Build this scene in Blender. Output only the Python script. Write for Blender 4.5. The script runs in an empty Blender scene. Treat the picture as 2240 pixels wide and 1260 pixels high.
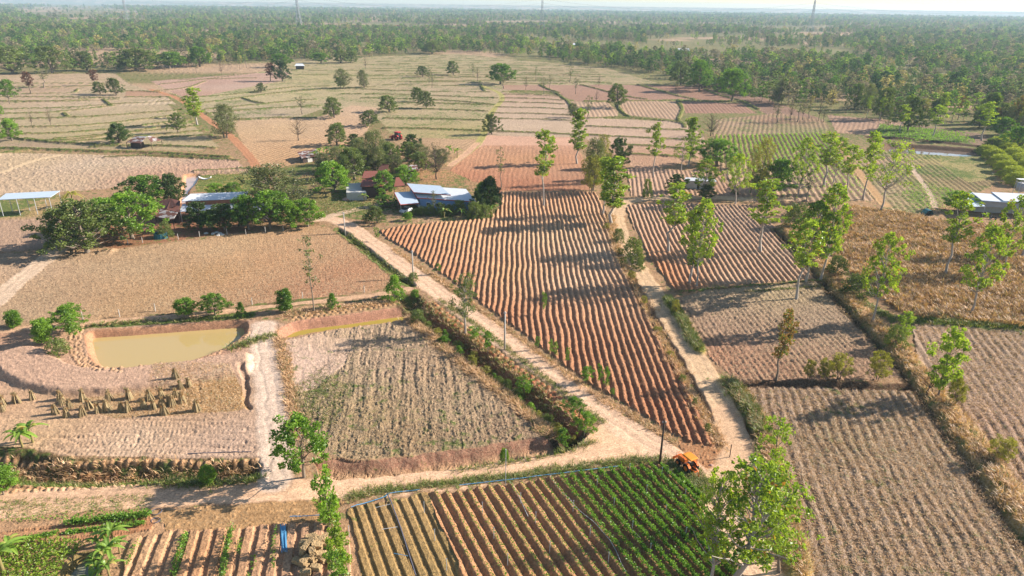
import bpy, math, random
import numpy as np
rad = math.radians
random.seed(5)
RNG = np.random.default_rng(11)
S = bpy.context.scene
COL = S.collection

# ------------------------------------------------------------------ camera, sky, sun, exposure
FOC, CH = 1493., 55.
PITCH, ROLL = 22.55, .72
cam_d = bpy.data.cameras.new('camera')
cam = bpy.data.objects.new('camera', cam_d); COL.objects.link(cam)
cam_d.sensor_width = 36; cam_d.lens = 36*FOC/2240
cam_d.clip_start = .5; cam_d.clip_end = 90000
from mathutils import Matrix, Vector
cam.matrix_world = Matrix.Translation((0, 0, CH)) @ Matrix.Rotation(rad(90-PITCH), 4, 'X') @ Matrix.Rotation(rad(ROLL), 4, 'Z')
S.camera = cam
S.render.resolution_x, S.render.resolution_y = 1024, 576
SUN_AZ, SUN_EL = 14., 27.          # degrees from +X towards +Y, height
W = bpy.data.worlds.new('World'); S.world = W; W.use_nodes = True
nt = W.node_tree
bg = nt.nodes['Background']
sky = nt.nodes.new('ShaderNodeTexSky'); sky.sky_type = 'NISHITA'; sky.sun_disc = False
sky.sun_elevation = rad(SUN_EL); sky.sun_rotation = rad(90-SUN_AZ)
sky.air_density = 1.0; sky.dust_density = .5; sky.ozone_density = 1.0
nt.links.new(sky.outputs[0], bg.inputs[0]); bg.inputs[1].default_value = .085
sd = bpy.data.lights.new('sun', 'SUN'); sun = bpy.data.objects.new('sun', sd); COL.objects.link(sun)
sd.energy = 5.0; sd.angle = rad(.5); sd.color = (1, .91, .81)
v = Vector((math.cos(rad(SUN_AZ))*math.cos(rad(SUN_EL)), math.sin(rad(SUN_AZ))*math.cos(rad(SUN_EL)), math.sin(rad(SUN_EL))))
sun.rotation_euler = v.to_track_quat('Z', 'Y').to_euler()
S.view_settings.view_transform = 'Standard'; S.view_settings.look = 'None'
S.view_settings.exposure = 1.12; S.view_settings.gamma = 1
S.cycles.max_bounces = 5; S.cycles.diffuse_bounces = 2; S.cycles.transparent_max_bounces = 6
S.cycles.volume_bounces = 0

# ------------------------------------------------------------------ photograph measurements -> ground metres
_p, _r = math.radians(90-PITCH), math.radians(ROLL)
MC = np.array([[1, 0, 0], [0, math.cos(_p), -math.sin(_p)], [0, math.sin(_p), math.cos(_p)]]) @ \
     np.array([[math.cos(_r), -math.sin(_r), 0], [math.sin(_r), math.cos(_r), 0], [0, 0, 1]])
def P(x, y, z=0.):
    d = MC @ np.array([(x-1120)/FOC, (630-y)/FOC, -1.])
    t = (CH-z)/-d[2]
    return np.array([d[0]*t, d[1]*t, z])
def proj(q):
    l = MC.T @ (np.array(q)-[0, 0, CH])
    return 1120+FOC*l[0]/-l[2], 630-FOC*l[1]/-l[2]
def PP(pts): return np.array([P(*p)[:2] for p in pts])
def height_at(g, ty):
    lo, hi = 0., 150.
    for _ in range(30):
        m = (lo+hi)/2
        if proj((g[0], g[1], m))[1] > ty: lo = m
        else: hi = m
    return lo
def ppm(g): return FOC/abs((MC.T @ (np.array([g[0], g[1], 0])-[0, 0, CH]))[2])
def s2l(c): 
    c = np.array(c, float)/255.
    return np.where(c <= .04045, c/12.92, ((c+.055)/1.055)**2.4)
EXPO = 1.55
_DS = np.array([1.02, 1., .97])
def A(c):
    q = s2l(c); m = q.mean(-1, keepdims=True); return np.clip((m+(q-m)*1.0)*_DS/EXPO, 0, .8)          # the sunlit colour read off the photograph -> albedo

# ------------------------------------------------------------------ mesh helpers
def mk(name, V, F, mats=(), parent=None, attrs=None, smooth=False, matidx=None, link=True):
    V = np.asarray(V, np.float32).reshape(-1, 3); F = np.asarray(F, np.int32)
    me = bpy.data.meshes.new(name)
    k = F.shape[1]; n = len(F)
    me.vertices.add(len(V)); me.vertices.foreach_set('co', V.ravel())
    me.loops.add(n*k); me.loops.foreach_set('vertex_index', F.ravel())
    me.polygons.add(n)
    me.polygons.foreach_set('loop_start', np.arange(0, n*k, k, dtype=np.int32))
    me.polygons.foreach_set('use_smooth', np.full(n, bool(smooth)))
    if matidx is not None: me.polygons.foreach_set('material_index', np.asarray(matidx, np.int32))
    for m in (mats if isinstance(mats, (list, tuple)) else [mats]): me.materials.append(m)
    for an, arr in (attrs or {}).items():
        arr = np.asarray(arr, np.float32)
        if arr.ndim == 1: arr = arr[:, None]
        c = np.ones((len(V), 4), np.float32); c[:, :arr.shape[1]] = arr
        at = me.color_attributes.new(an, 'FLOAT_COLOR', 'POINT'); at.data.foreach_set('color', c.ravel())
    me.update(calc_edges=True)
    o = bpy.data.objects.new(name, me)
    if link: COL.objects.link(o)
    if parent: o.parent = parent
    return o
class MB:
    """collects boxes, tubes and prisms (all as quads) with a material index"""
    def __init__(s): s.V = []; s.F = []; s.M = []; s.n = 0
    def add(s, V, F, m=0):
        s.V.append(np.asarray(V, float)); s.F.append(np.asarray(F, int)+s.n); s.M += [m]*len(F); s.n += len(V); return s
    def box(s, c, d, rz=0, m=0, M=None):
        x, y, z = d[0]/2, d[1]/2, d[2]/2
        v = np.array([(a*x, b*y, e*z) for a in (-1, 1) for b in (-1, 1) for e in (-1, 1)])
        cr, sr = math.cos(rz), math.sin(rz)
        v = v @ np.array([[cr, sr, 0], [-sr, cr, 0], [0, 0, 1]]) + np.array(c)
        return s.add(v, [(0, 1, 3, 2), (4, 6, 7, 5), (0, 4, 5, 1), (2, 3, 7, 6), (0, 2, 6, 4), (1, 5, 7, 3)], m)
    def tube(s, pts, rs, k=6, m=0, cap=True):
        pts = np.asarray(pts, float); n = len(pts)
        if np.isscalar(rs): rs = [rs]*n
        V = []
        for i in range(n):
            t = pts[min(i+1, n-1)]-pts[max(i-1, 0)]; t = t/(np.linalg.norm(t)+1e-9)
            a = np.cross(t, (0, 0, 1)) if abs(t[2]) < .9 else np.cross(t, (1, 0, 0)); a /= np.linalg.norm(a); b = np.cross(t, a)
            for j in range(k):
                w = 2*math.pi*j/k; V.append(pts[i]+rs[i]*(math.cos(w)*a+math.sin(w)*b))
        F = [(i*k+j, i*k+(j+1) % k, (i+1)*k+(j+1) % k, (i+1)*k+j) for i in range(n-1) for j in range(k)]
        if cap:
            c0 = len(V); V.append(pts[0]); V.append(pts[-1])
            F += [(c0, (j+1) % k, j, j) for j in range(0)]
            for j in range(0, k, 2):
                F.append((c0, (j+2) % k, (j+1) % k, j)); b0 = (n-1)*k; F.append((c0+1, b0+j, b0+(j+1) % k, b0+(j+2) % k))
        return s.add(V, F, m)
    def slab(s, q, th, m=0):
        q = np.asarray(q, float); nrm = np.cross(q[1]-q[0], q[3]-q[0]); nrm /= np.linalg.norm(nrm)
        if nrm[2] < 0: nrm = -nrm
        v = np.vstack([q, q-nrm*th])
        return s.add(v, [(0, 1, 2, 3), (7, 6, 5, 4), (0, 4, 5, 1), (1, 5, 6, 2), (2, 6, 7, 3), (3, 7, 4, 0)], m)
    def build(s, name, mats, parent=None, smooth=False, attrs=None):
        if not s.V: return None
        return mk(name, np.vstack(s.V), np.vstack(s.F), mats, parent, attrs, smooth, s.M)
def tag(o, label=None, cat=None, group=None, kind=None):
    if label: o['label'] = label
    if cat: o['category'] = cat
    if group: o['group'] = group
    if kind: o['kind'] = kind
    return o
def empty(name, loc, label, cat, group=None, rz=0):
    o = bpy.data.objects.new(name, None); COL.objects.link(o); o.location = loc; o.rotation_euler = (0, 0, rz); o.empty_display_size = .3
    return tag(o, label, cat, group)

# ------------------------------------------------------------------ numpy noise
_T = RNG.random((256, 256)).astype(np.float32)
def vn(x, y):
    xi = np.floor(x); yi = np.floor(y); fx = (x-xi).astype(np.float32); fy = (y-yi).astype(np.float32)
    xi = xi.astype(np.int64) & 255; yi = yi.astype(np.int64) & 255
    x1 = (xi+1) & 255; y1 = (yi+1) & 255
    fx = fx*fx*(3-2*fx); fy = fy*fy*(3-2*fy)
    a = _T[xi, yi]; b = _T[x1, yi]; c = _T[xi, y1]; d = _T[x1, y1]
    return (a+(b-a)*fx)*(1-fy)+(c+(d-c)*fx)*fy
def fbm(x, y, sc, oct=3, off=0.):
    r = 0; a = .5; t = 0
    for i in range(oct):
        r = r+a*vn(x/sc*2**i*.917+off+i*17.3+y/sc*2**i*.31, y/sc*2**i*.917+off*1.7+i*5.1-x/sc*2**i*.31); t += a; a *= .55
    return r/t*2-1          # about -1..1

# ------------------------------------------------------------------ materials
def mat(name):
    m = bpy.data.materials.new(name); m.use_nodes = True
    n = m.node_tree.nodes; b = n['Principled BSDF']; b.inputs['Roughness'].default_value = .9
    b.inputs['Specular IOR Level'].default_value = .2
    return m, n, m.node_tree.links, b
def noise(n, l, scale, detail=3, rough=.6, vec=None, dist=0):
    t = n.new('ShaderNodeTexNoise'); t.inputs['Scale'].default_value = scale; t.inputs['Detail'].default_value = detail
    t.inputs['Roughness'].default_value = rough; t.inputs['Distortion'].default_value = dist
    if vec is not None: l.new(vec, t.inputs['Vector'])
    return t.outputs['Fac']
def ramp(n, l, fac, a, b, ca=(0, 0, 0, 1), cb=(1, 1, 1, 1)):
    r = n.new('ShaderNodeMapRange'); l.new(fac, r.inputs[0]); r.inputs[1].default_value = a; r.inputs[2].default_value = b
    r.inputs[3].default_value = ca; r.inputs[4].default_value = cb; return r.outputs[0]
def mul(n, l, a, b, op='MULTIPLY'):
    m = n.new('ShaderNodeMath'); m.operation = op
    for i, q in enumerate((a, b)):
        if isinstance(q, (int, float)): m.inputs[i].default_value = q
        else: l.new(q, m.inputs[i])
    return m.outputs[0]
def mix(n, l, fac, a, b, mode='MIX'):
    m = n.new('ShaderNodeMix'); m.data_type = 'RGBA'; m.blend_type = mode
    for i, q in ((0, fac), (6, a), (7, b)):
        if isinstance(q, (int, float)): m.inputs[i].default_value = q
        elif isinstance(q, tuple): m.inputs[i].default_value = q
        else: l.new(q, m.inputs[i])
    return m.outputs[2]
def soil_mat(name='soil'):
    m, n, l, b = mat(name)
    g = n.new('ShaderNodeNewGeometry').outputs['Position']
    c = n.new('ShaderNodeVertexColor'); c.layer_name = 'col'
    a = n.new('ShaderNodeVertexColor'); a.layer_name = 'aux'
    sp = n.new('ShaderNodeSeparateColor'); l.new(a.outputs[0], sp.inputs[0])
    weed, clod, straw = sp.outputs
    n1 = noise(n, l, .9, 5, .7, g); n2 = noise(n, l, 4.5, 4, .7, g)
    f1 = ramp(n, l, n1, .25, .75, .72, 1.28); f2 = ramp(n, l, n2, .28, .72, .52, 1.46)
    v = mul(n, l, f1, f2)
    cc = n.new('ShaderNodeVectorMath'); cc.operation = 'SCALE'; l.new(c.outputs[0], cc.inputs[0]); l.new(v, cc.inputs['Scale'])
    # straw litter: pale flecks and dark gaps
    n3 = noise(n, l, 3.1, 4, .75, g, .8)
    st = mul(n, l, ramp(n, l, n3, .46, .60, 0., 1.), straw)
    c1 = mix(n, l, st, cc.outputs[0], (.40, .30, .18, 1))
    dk = mul(n, l, ramp(n, l, n3, .44, .34, 0., 1.), mul(n, l, straw, .8))
    c1 = mix(n, l, dk, c1, (.12, .085, .055, 1))
    # weeds
    n4 = noise(n, l, .55, 5, .72, g, .3)
    th = n.new('ShaderNodeMapRange'); l.new(n4, th.inputs[0]); th.inputs[3].default_value = 0; th.inputs[4].default_value = 1
    lo = mul(n, l, .68, mul(n, l, weed, .42), 'SUBTRACT'); l.new(lo, th.inputs[1]); l.new(mul(n, l, lo, .10, 'ADD'), th.inputs[2])
    wf = mul(n, l, th.outputs[0], ramp(n, l, weed, 0., .08, 0., .92))
    n5 = noise(n, l, 7., 3, .7, g)
    wc = mix(n, l, n5, (.045, .07, .018, 1), (.17, .21, .055, 1))
    c2 = mix(n, l, wf, c1, wc)
    l.new(c2, b.inputs['Base Color']); b.inputs['Roughness'].default_value = 1; b.inputs['Specular IOR Level'].default_value = .05
    bp = n.new('ShaderNodeBump'); bp.inputs['Distance'].default_value = .16
    hh = mul(n, l, n2, mul(n, l, n3, 1.2), 'ADD'); l.new(hh, bp.inputs['Height']); l.new(clod, bp.inputs['Strength'])
    l.new(bp.outputs[0], b.inputs['Normal'])
    return m
SOIL = soil_mat()
def plain(name, col, rough=.8, var=.15, scale=6., spec=.2, metal=0):
    m, n, l, b = mat(name)
    tc = n.new('ShaderNodeTexCoord').outputs['Object']
    f = noise(n, l, scale, 4, .65, tc)
    c = mix(n, l, f, tuple(x*(1-var*1.6) for x in col)+(1,), tuple(min(1, x*(1+var*1.6)) for x in col)+(1,))
    l.new(c, b.inputs['Base Color']); b.inputs['Roughness'].default_value = rough; b.inputs['Specular IOR Level'].default_value = spec
    b.inputs['Metallic'].default_value = metal
    return m
def leaf_mat(name, c1, c2, c3=None, p3=0., trans=.35, hue=.25, patch=0.):
    """c1 dark / c2 light leaf colours picked by the per-leaf tint; c3 = odd leaves"""
    m, n, l, b = mat(name)
    a = n.new('ShaderNodeVertexColor'); a.layer_name = 'tint'
    sp = n.new('ShaderNodeSeparateColor'); l.new(a.outputs[0], sp.inputs[0])
    oi = n.new('ShaderNodeObjectInfo').outputs['Random']
    f = mul(n, l, sp.outputs[0], ramp(n, l, oi, 0, 1, -hue, hue), 'ADD')
    c = mix(n, l, f, c1+(1,), c2+(1,))
    if c3:
        t = ramp(n, l, sp.outputs[1], 1-p3-.02, 1-p3+.02, 0., 1.)
        c = mix(n, l, t, c, c3+(1,))
    if patch:
        g = n.new('ShaderNodeNewGeometry').outputs['Position']
        f2 = ramp(n, l, noise(n, l, .02, 2, .5, g), .42, .62, 0., patch)
        c = mix(n, l, f2, c, (.16, .13, .06, 1))
    d = n.new('ShaderNodeBsdfDiffuse'); t = n.new('ShaderNodeBsdfTranslucent'); ms = n.new('ShaderNodeMixShader')
    gl = n.new('ShaderNodeBsdfGlossy'); gl.inputs['Roughness'].default_value = .45; m2 = n.new('ShaderNodeMixShader')
    l.new(c, d.inputs[0]); tcol = mix(n, l, 1., c, (1.25, 1.3, .55, 1), 'MULTIPLY'); l.new(tcol, t.inputs[0])
    ms.inputs[0].default_value = trans; l.new(d.outputs[0], ms.inputs[1]); l.new(t.outputs[0], ms.inputs[2])
    m2.inputs[0].default_value = .035; l.new(ms.outputs[0], m2.inputs[1]); l.new(gl.outputs[0], m2.inputs[2])
    l.new(m2.outputs[0], n['Material Output'].inputs['Surface'])
    return m
BARK = plain('bark', (.20, .16, .12), .95, .3, 3.)
PALEBARK = plain('pale_bark', (.38, .33, .28), .95, .3, 2.)
DARKBARK = plain('dark_bark', (.10, .075, .055), .95, .3, 3.)
L = dict(
 dipt=leaf_mat('broad_leaves', (.09, .17, .016), (.42, .52, .055), (.36, .17, .04), .03, trans=.45),
 bright=leaf_mat('bright_leaves', (.05, .13, .012), (.26, .42, .04)),
 lime=leaf_mat('lime_leaves', (.13, .22, .02), (.40, .50, .06), trans=.42),
 dark=leaf_mat('dark_leaves', (.03, .062, .014), (.10, .16, .03), trans=.25),
 olive=leaf_mat('olive_leaves', (.06, .095, .022), (.24, .29, .07), trans=.3),
 soft=leaf_mat('soft_leaves', (.09, .10, .04), (.24, .26, .10), trans=.3),
 dry=leaf_mat('dry_leaves', (.20, .11, .04), (.40, .22, .06), (.16, .22, .04), .35),
 red=leaf_mat('red_brown_leaves', (.07, .03, .02), (.20, .085, .05)),
 yellow=leaf_mat('yellowish_leaves', (.20, .20, .035), (.42, .38, .07), trans=.4),
 orchard=leaf_mat('orchard_leaves', (.22, .27, .03), (.50, .52, .07), trans=.4, hue=.1),
 banana=leaf_mat('banana_leaves', (.10, .19, .025), (.28, .42, .06), (.45, .38, .10), .08, trans=.4),
 crop=leaf_mat('crop_leaves', (.07, .16, .018), (.32, .52, .06), trans=.4, hue=0),
 straw=leaf_mat('straw_blades', (.27, .16, .085), (.82, .53, .29), (.14, .16, .04), .06, trans=.25, hue=0),
 stubble=leaf_mat('stubble_blades', (.12, .085, .055), (.42, .32, .21), trans=.15, hue=0),
 grass=leaf_mat('grass_blades', (.06, .10, .018), (.24, .28, .05), (.42, .33, .15), .22, trans=.3, hue=0),
)

def wood_mat():
    m, n, l, b = mat('woodland_leaves')
    a = n.new('ShaderNodeVertexColor'); a.layer_name = 'tint'
    oi = n.new('ShaderNodeObjectInfo').outputs['Random']
    cr = n.new('ShaderNodeValToRGB'); e = cr.color_ramp; e.interpolation = 'CONSTANT'
    cols = [(0, (.06, .11, .025)), (.16, (.12, .20, .035)), (.34, (.17, .21, .06)), (.48, (.27, .36, .055)), (.60, (.19, .17, .085)), (.72, (.28, .24, .14)), (.84, (.15, .25, .04)), (.94, (.38, .32, .11))]
    e.elements[0].position = 0; e.elements[0].color = cols[0][1]+(1,); e.elements[1].position = cols[1][0]; e.elements[1].color = cols[1][1]+(1,)
    for p, c in cols[2:]: q = e.elements.new(p); q.color = c+(1,)
    l.new(oi, cr.inputs[0])
    v = n.new('ShaderNodeVectorMath'); v.operation = 'SCALE'; l.new(cr.outputs[0], v.inputs[0]); l.new(ramp(n, l, a.outputs[0], .1, .9, .4, 2.1), v.inputs['Scale'])
    d = n.new('ShaderNodeBsdfDiffuse'); t = n.new('ShaderNodeBsdfTranslucent'); ms = n.new('ShaderNodeMixShader'); ms.inputs[0].default_value = .3
    l.new(v.outputs[0], d.inputs[0]); l.new(v.outputs[0], t.inputs[0]); l.new(d.outputs[0], ms.inputs[1]); l.new(t.outputs[0], ms.inputs[2]); l.new(ms.outputs[0], n['Material Output'].inputs['Surface'])
    return m
L['wood'] = wood_mat()

# ------------------------------------------------------------------ TERRAIN
def smooth(t): t = np.clip(t, 0, 1); return t*t*(3-2*t)
NC = 1750
AZ = np.linspace(-45.5, 45.5, NC)
ys = np.concatenate([np.arange(1345, 340, -1.40), np.arange(340, 118, -.68), np.arange(118, 20, -1.3), [18.5, 17, 15.7, 14.6, 13.7, 13, 12.4, 12, 11.6, 11.3]])
RR = np.array([P(1120, y)[1] for y in ys]); NR = len(RR)
az = np.radians(AZ)
X = (RR[:, None]*np.sin(az)[None, :]).ravel(); Y = (RR[:, None]*np.cos(az)[None, :]).ravel()
N = len(X)
R2 = np.repeat(RR, NC)
near = R2 < 1300
Z = (.12*fbm(X, Y, 30, 2, 3.)).astype(np.float64)
C = np.tile(A((176, 148, 112)), (N, 1)); AUX = np.zeros((N, 3)); AUX[:, 0] = .5; AUX[:, 1] = .5; AUX[:, 2] = .3
REG = np.zeros(N, np.int8)
WX = X+.45*fbm(X, Y, 2.2, 2, 40.); WY = Y+.45*fbm(X, Y, 2.2, 2, 90.)       # ragged edges
FX = X+3*fbm(X, Y, 40, 2, 41.); FY = Y+6*fbm(X, Y, 40, 2, 91.)
def idx_box(poly, pad):
    a = poly.min(0)-pad; b = poly.max(0)+pad
    return np.nonzero((X > a[0]) & (X < b[0]) & (Y > a[1]) & (Y < b[1]))[0]
def inside(poly, ix, ox=None):
    x, y = (X[ix], Y[ix]) if ox is None else (WX[ix], WY[ix])
    c = np.zeros(len(ix), bool); n = len(poly)
    for i in range(n):
        x1, y1 = poly[i]; x2, y2 = poly[i-1]
        with np.errstate(divide='ignore', invalid='ignore'):
            c ^= ((y1 > y) != (y2 > y)) & (x < (x2-x1)*(y-y1)/(y2-y1+1e-12)+x1)
    return c
def pdist(pts, ix, warp=True, closed=False):
    """distance to a polyline and the distance along it"""
    x, y = (WX[ix], WY[ix]) if warp else (X[ix], Y[ix])
    d = np.full(len(ix), 1e9); s = np.zeros(len(ix)); acc = 0; sg = np.ones(len(ix))
    P_ = np.vstack([pts, pts[:1]]) if closed else pts
    for a, b in zip(P_[:-1], P_[1:]):
        v = b-a; L_ = np.hypot(*v)+1e-9
        t = np.clip(((x-a[0])*v[0]+(y-a[1])*v[1])/L_**2, 0, 1)
        q = np.hypot(x-a[0]-t*v[0], y-a[1]-t*v[1]); m = q < d
        sg = np.where(m, np.sign((x-a[0])*v[1]-(y-a[1])*v[0]), sg)
        d = np.where(m, q, d); s = np.where(m, acc+t*L_, s); acc += L_
    return d, s, sg
def curve(pts, n=8):
    """smooth a measured polyline (Catmull-Rom) in ground metres"""
    p = PP(pts); p = np.vstack([2*p[0]-p[1], p, 2*p[-1]-p[-2]]); out = []
    for i in range(1, len(p)-2):
        for t in np.linspace(0, 1, n, endpoint=False):
            a, b, c, d = p[i-1], p[i], p[i+1], p[i+2]
            out.append(.5*((2*b)+(c-a)*t+(2*a-5*b+4*c-d)*t*t+(3*b-a-3*c+d)*t**3))
    out.append(p[-2]); return np.array(out)
def vdir(vp):
    if isinstance(vp, tuple): a, b = PP(vp); v = b-a
    else: d = MC @ np.array([(vp-1120)/FOC, (630-10-.0126*(vp-1120))/FOC, -1.]); v = d[:2]
    return v/np.hypot(*v)
def field(poly, cols, vp=None, sp=1.2, amp=.0, clod=.06, weed=0., straw=0., reg=4, wob=.25, prof='ridge', mott=.1, bump=.6, base=0., raw=False, cs=.5):
    pl = PP(poly) if not raw else poly
    ix = idx_box(pl, 2); ix = ix[inside(pl, ix, 1)]
    if not len(ix): return ix
    x, y = X[ix], Y[ix]
    if isinstance(cols, tuple): c = np.tile(A(cols), (len(ix), 1))
    else:
        c = np.zeros((len(ix), 3)); w = np.zeros(len(ix))
        for (px, py, cc) in cols:
            q = P(px, py); k = 1/((x-q[0])**2+(y-q[1])**2+9); c += k[:, None]*A(cc); w += k
        c /= w[:, None]
    mo = 1+mott*fbm(x, y, 14, 3, 7.)+mott*.8*fbm(x, y, 2.5, 2, 9.)
    C[ix] = .91*c*mo[:, None]
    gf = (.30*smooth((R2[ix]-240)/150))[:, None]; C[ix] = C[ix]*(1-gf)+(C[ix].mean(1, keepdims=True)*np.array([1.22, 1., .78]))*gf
    AUX[ix, 0] = weed*(1+.8*fbm(x, y, 9, 2, 21.)) if weed else 0; AUX[ix, 1] = bump; AUX[ix, 2] = straw*(1+.5*fbm(x, y, 6, 2, 31.)) if straw else 0
    REG[ix] = reg
    if poly is F1: C[ix] = C[ix]*.86+C[ix].mean(1, keepdims=True)*np.array([1.30, .98, .72])*.14
    h = np.full(len(ix), base)+.04*fbm(x, y, 12, 2, 1.)
    if vp is not None:
        d = vdir(vp); u = x*d[1]-y*d[0]
        u = u+wob*fbm(x, y, 9, 2, 13.)+wob*.35*fbm(x, y, 2.6, 2, 15.)
        ph = u/sp*2*np.pi
        if prof == 'ridge': f = .5+.5*np.cos(ph); h += amp*(f**.8)*(1+.15*fbm(x, y, 1.3, 2, 23.))
        elif prof == 'bed': f = smooth((np.cos(ph)+.55)/.5); h += amp*f
        elif prof == 'drill': h += .6*amp*np.cos(ph)*(.5+.9*vn(x/.6, y/.6))
        elif prof == 'furrow':
            k1 = fbm(u*1.0, (x*d[0]+y*d[1])*.12, .35, 2, 51.); h += amp*((.5+.5*np.cos(ph))**.7)*(.75+.5*fbm(x, y, 6, 2, 33.))+.3*amp*k1
        elif prof == 'tilth':
            k1 = fbm(u*1.0, (x*d[0]+y*d[1])*.10, .30*sp, 3, 51.); h += .75*amp*k1-.8*amp*(np.maximum(np.cos(ph)-.35, 0)/.65)*np.clip(.35+1.3*fbm(x, y, 11, 2, 8.), 0, 1)
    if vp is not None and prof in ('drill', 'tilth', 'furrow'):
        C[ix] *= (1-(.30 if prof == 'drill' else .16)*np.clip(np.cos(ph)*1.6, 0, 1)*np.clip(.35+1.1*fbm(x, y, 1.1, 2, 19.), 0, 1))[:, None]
    if clod:
        q_ = fbm(x, y, cs*.75, 3, 77.); h += clod*(1.7*np.maximum(q_-.05, 0)+.5*q_+.3*fbm(x, y, cs*3, 2, 70.))
    Z[ix] = h
    return ix
def road(pts, hw, col, reg=1, rut=.8, verge=None, cam_=0.05, edge=.6, track=0.):
    p = curve(pts); ix = idx_box(p, hw+4); d, s, sg = pdist(p, ix)
    k = 1-smooth((d-hw+edge*.5)/edge)
    ix2 = ix; x, y = X[ix], Y[ix]
    c = A(col)*(1+.07*fbm(x, y, 5, 3, 5.)+.07*fbm(x, y, .8, 3, 6.)-.13*np.exp(-((d-hw*.25)/.22)**2)*(.6+.6*fbm(s, sg, 6, 2, 3.))-.10*(np.abs(fbm(x*.3+y*.3, d*3, 1.2, 2, 9.)) < .12))[:, None]
    if track:          # grass between the wheel tracks
        g = np.exp(-(d/.35)**2)*track*(.5+.5*(fbm(x, y, 1.5, 2, 8.)))
    else: g = 0
    C[ix] = C[ix]*(1-k[:, None])+c*k[:, None]
    AUX[ix] = AUX[ix]*(1-k[:, None])+np.stack([0*d+g, 0*d+.18, 0*d], 1)*k[:, None]
    Z[ix] = Z[ix]*(1-k)+k*(cam_-.035*np.exp(-((d-rut)/.28)**2)+.02*fbm(x, y, 1.2, 2, 2.))
    m = d < hw; REG[ix[m]] = reg
    return p
def ditch(pts, w, depth, col, weed=.5, wcol=None, k2=1.6, straw=.3):
    p = curve(pts); ix = idx_box(p, w+3); d, s, sg = pdist(p, ix); x, y = X[ix], Y[ix]
    f = 1-smooth((d-.25*w)/(.75*w)); k = 1-smooth((d-w)/.8)
    Z[ix] -= depth*f*(1+.2*fbm(x, y, 3, 2, 4.)); Z[ix] += .12*k*fbm(x, y, .8, 3, 14.)
    c = A(col)*(1+.25*fbm(x, y, 1.5, 3, 5.))[:, None]
    C[ix] = C[ix]*(1-k[:, None])+c*k[:, None]
    AUX[ix, 0] = AUX[ix, 0]*(1-k)+weed*k; AUX[ix, 1] = np.maximum(AUX[ix, 1], k*.8); AUX[ix, 2] = AUX[ix, 2]*(1-k)+straw*k
    REG[ix[(k > .5)]] = 0
    return p
def bund(pts, w=.55, h=.4, col=(112, 104, 58), weed=.55, straw=.2, raw=None):
    if w < 1.3: w *= 1.15; h *= 1.5
    p = raw if raw is not None else curve(pts, 5); ix = idx_box(p, w+2.5); d, s, sg = pdist(p, ix)
    wv = w*(1+.35*fbm(s, s*0, 4, 2, 3.)); k = 1-smooth((d-wv*.5)/(wv*.8)); x, y = X[ix], Y[ix]
    Z[ix] = Z[ix]*(1-k)+k*h*(1+.3*fbm(x, y, 1.5, 2, 6.))
    c = A(col)*(1+.25*fbm(x, y, 2, 3, 5.))[:, None]
    C[ix] = C[ix]*(1-k[:, None])+c*k[:, None]
    AUX[ix, 0] = AUX[ix, 0]*(1-k)+weed*k; AUX[ix, 1] = np.maximum(AUX[ix, 1], k*.5); AUX[ix, 2] = AUX[ix, 2]*(1-k)+straw*k
    REG[ix[k > .5]] = 0
    BUNDS.append((p, w)); return p
BUNDS = []
def mounds(pts, sp, r, h, col=(214, 172, 132), closed=False, jit=.6, off=0.):
    p = curve(pts); L_ = np.concatenate([[0], np.cumsum(np.hypot(*np.diff(p, axis=0).T))])
    t = off*sp
    while t < L_[-1]:
        q = np.array([np.interp(t, L_, p[:, 0]), np.interp(t, L_, p[:, 1])])+RNG.normal(0, .12, 2)
        ix = idx_box(np.array([q, q]), r*1.6); rr = np.hypot(X[ix]-q[0], Y[ix]-q[1])/r
        k = np.exp(-rr**2*1.6)*(1+jit*(fbm(X[ix], Y[ix], .5, 2, t)))
        Z[ix] += .62*h*k-(.25*h)*np.exp(-((rr-1.35)/.35)**2); kk = np.clip(k*1.3, 0, 1)[:, None]; C[ix] = C[ix]*(1-kk)+A(col)*kk
        AUX[ix, 0] *= (1-kk[:, 0]); AUX[ix, 2] *= (1-kk[:, 0]); t += sp*RNG.uniform(.85, 1.15)
def gz(x, y):
    a = math.degrees(math.atan2(x, y)); r = math.hypot(x, y)
    i = int(np.clip(np.searchsorted(RR, r), 0, NR-1)); j = int(np.clip(round((a+45.5)/91*(NC-1)), 0, NC-1))
    return float(Z[i*NC+j])
def gzv(x, y):
    a = np.degrees(np.arctan2(x, y)); r = np.hypot(x, y)
    i = np.clip(np.searchsorted(RR, r), 0, NR-1); j = np.clip(np.round((a+45.5)/91*(NC-1)).astype(int), 0, NC-1)
    return Z[i*NC+j]

# --- woodland floor and far clearings first, then every field, then roads, ditches, bunds
fl = fbm(X, Y, 60, 3, 61.)
C[:] = A((158, 136, 100))*(1+.18*fl)[:, None]
pk = smooth((fbm(X, Y, 170, 2, 66.)-.05)/.25)[:, None]*(R2 > 500)[:, None]
C[:] = C*(1-pk)+A((196, 164, 134))*pk
AUX[:, 0] = .55*(1-pk[:, 0]*.6); AUX[:, 2] = .25
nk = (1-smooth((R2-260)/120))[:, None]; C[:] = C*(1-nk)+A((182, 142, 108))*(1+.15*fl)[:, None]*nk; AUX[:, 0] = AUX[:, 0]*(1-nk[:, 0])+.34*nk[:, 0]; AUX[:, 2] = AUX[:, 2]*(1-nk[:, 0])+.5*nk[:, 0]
Z += .10*fbm(X, Y, 1.0, 2, 71.)*near
# strips of bunded land seen between the far trees
sx, sy = X*.985+Y*.17, Y*.985-X*.17
Z += ((np.abs(((sy/17+.6*fbm(X, Y, 50, 1, 31.)) % 1)-.5) > .465)*.5)*(R2 > 420)

STR, PINK = (206, 184, 136), (212, 172, 148)
F1 = None
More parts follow.
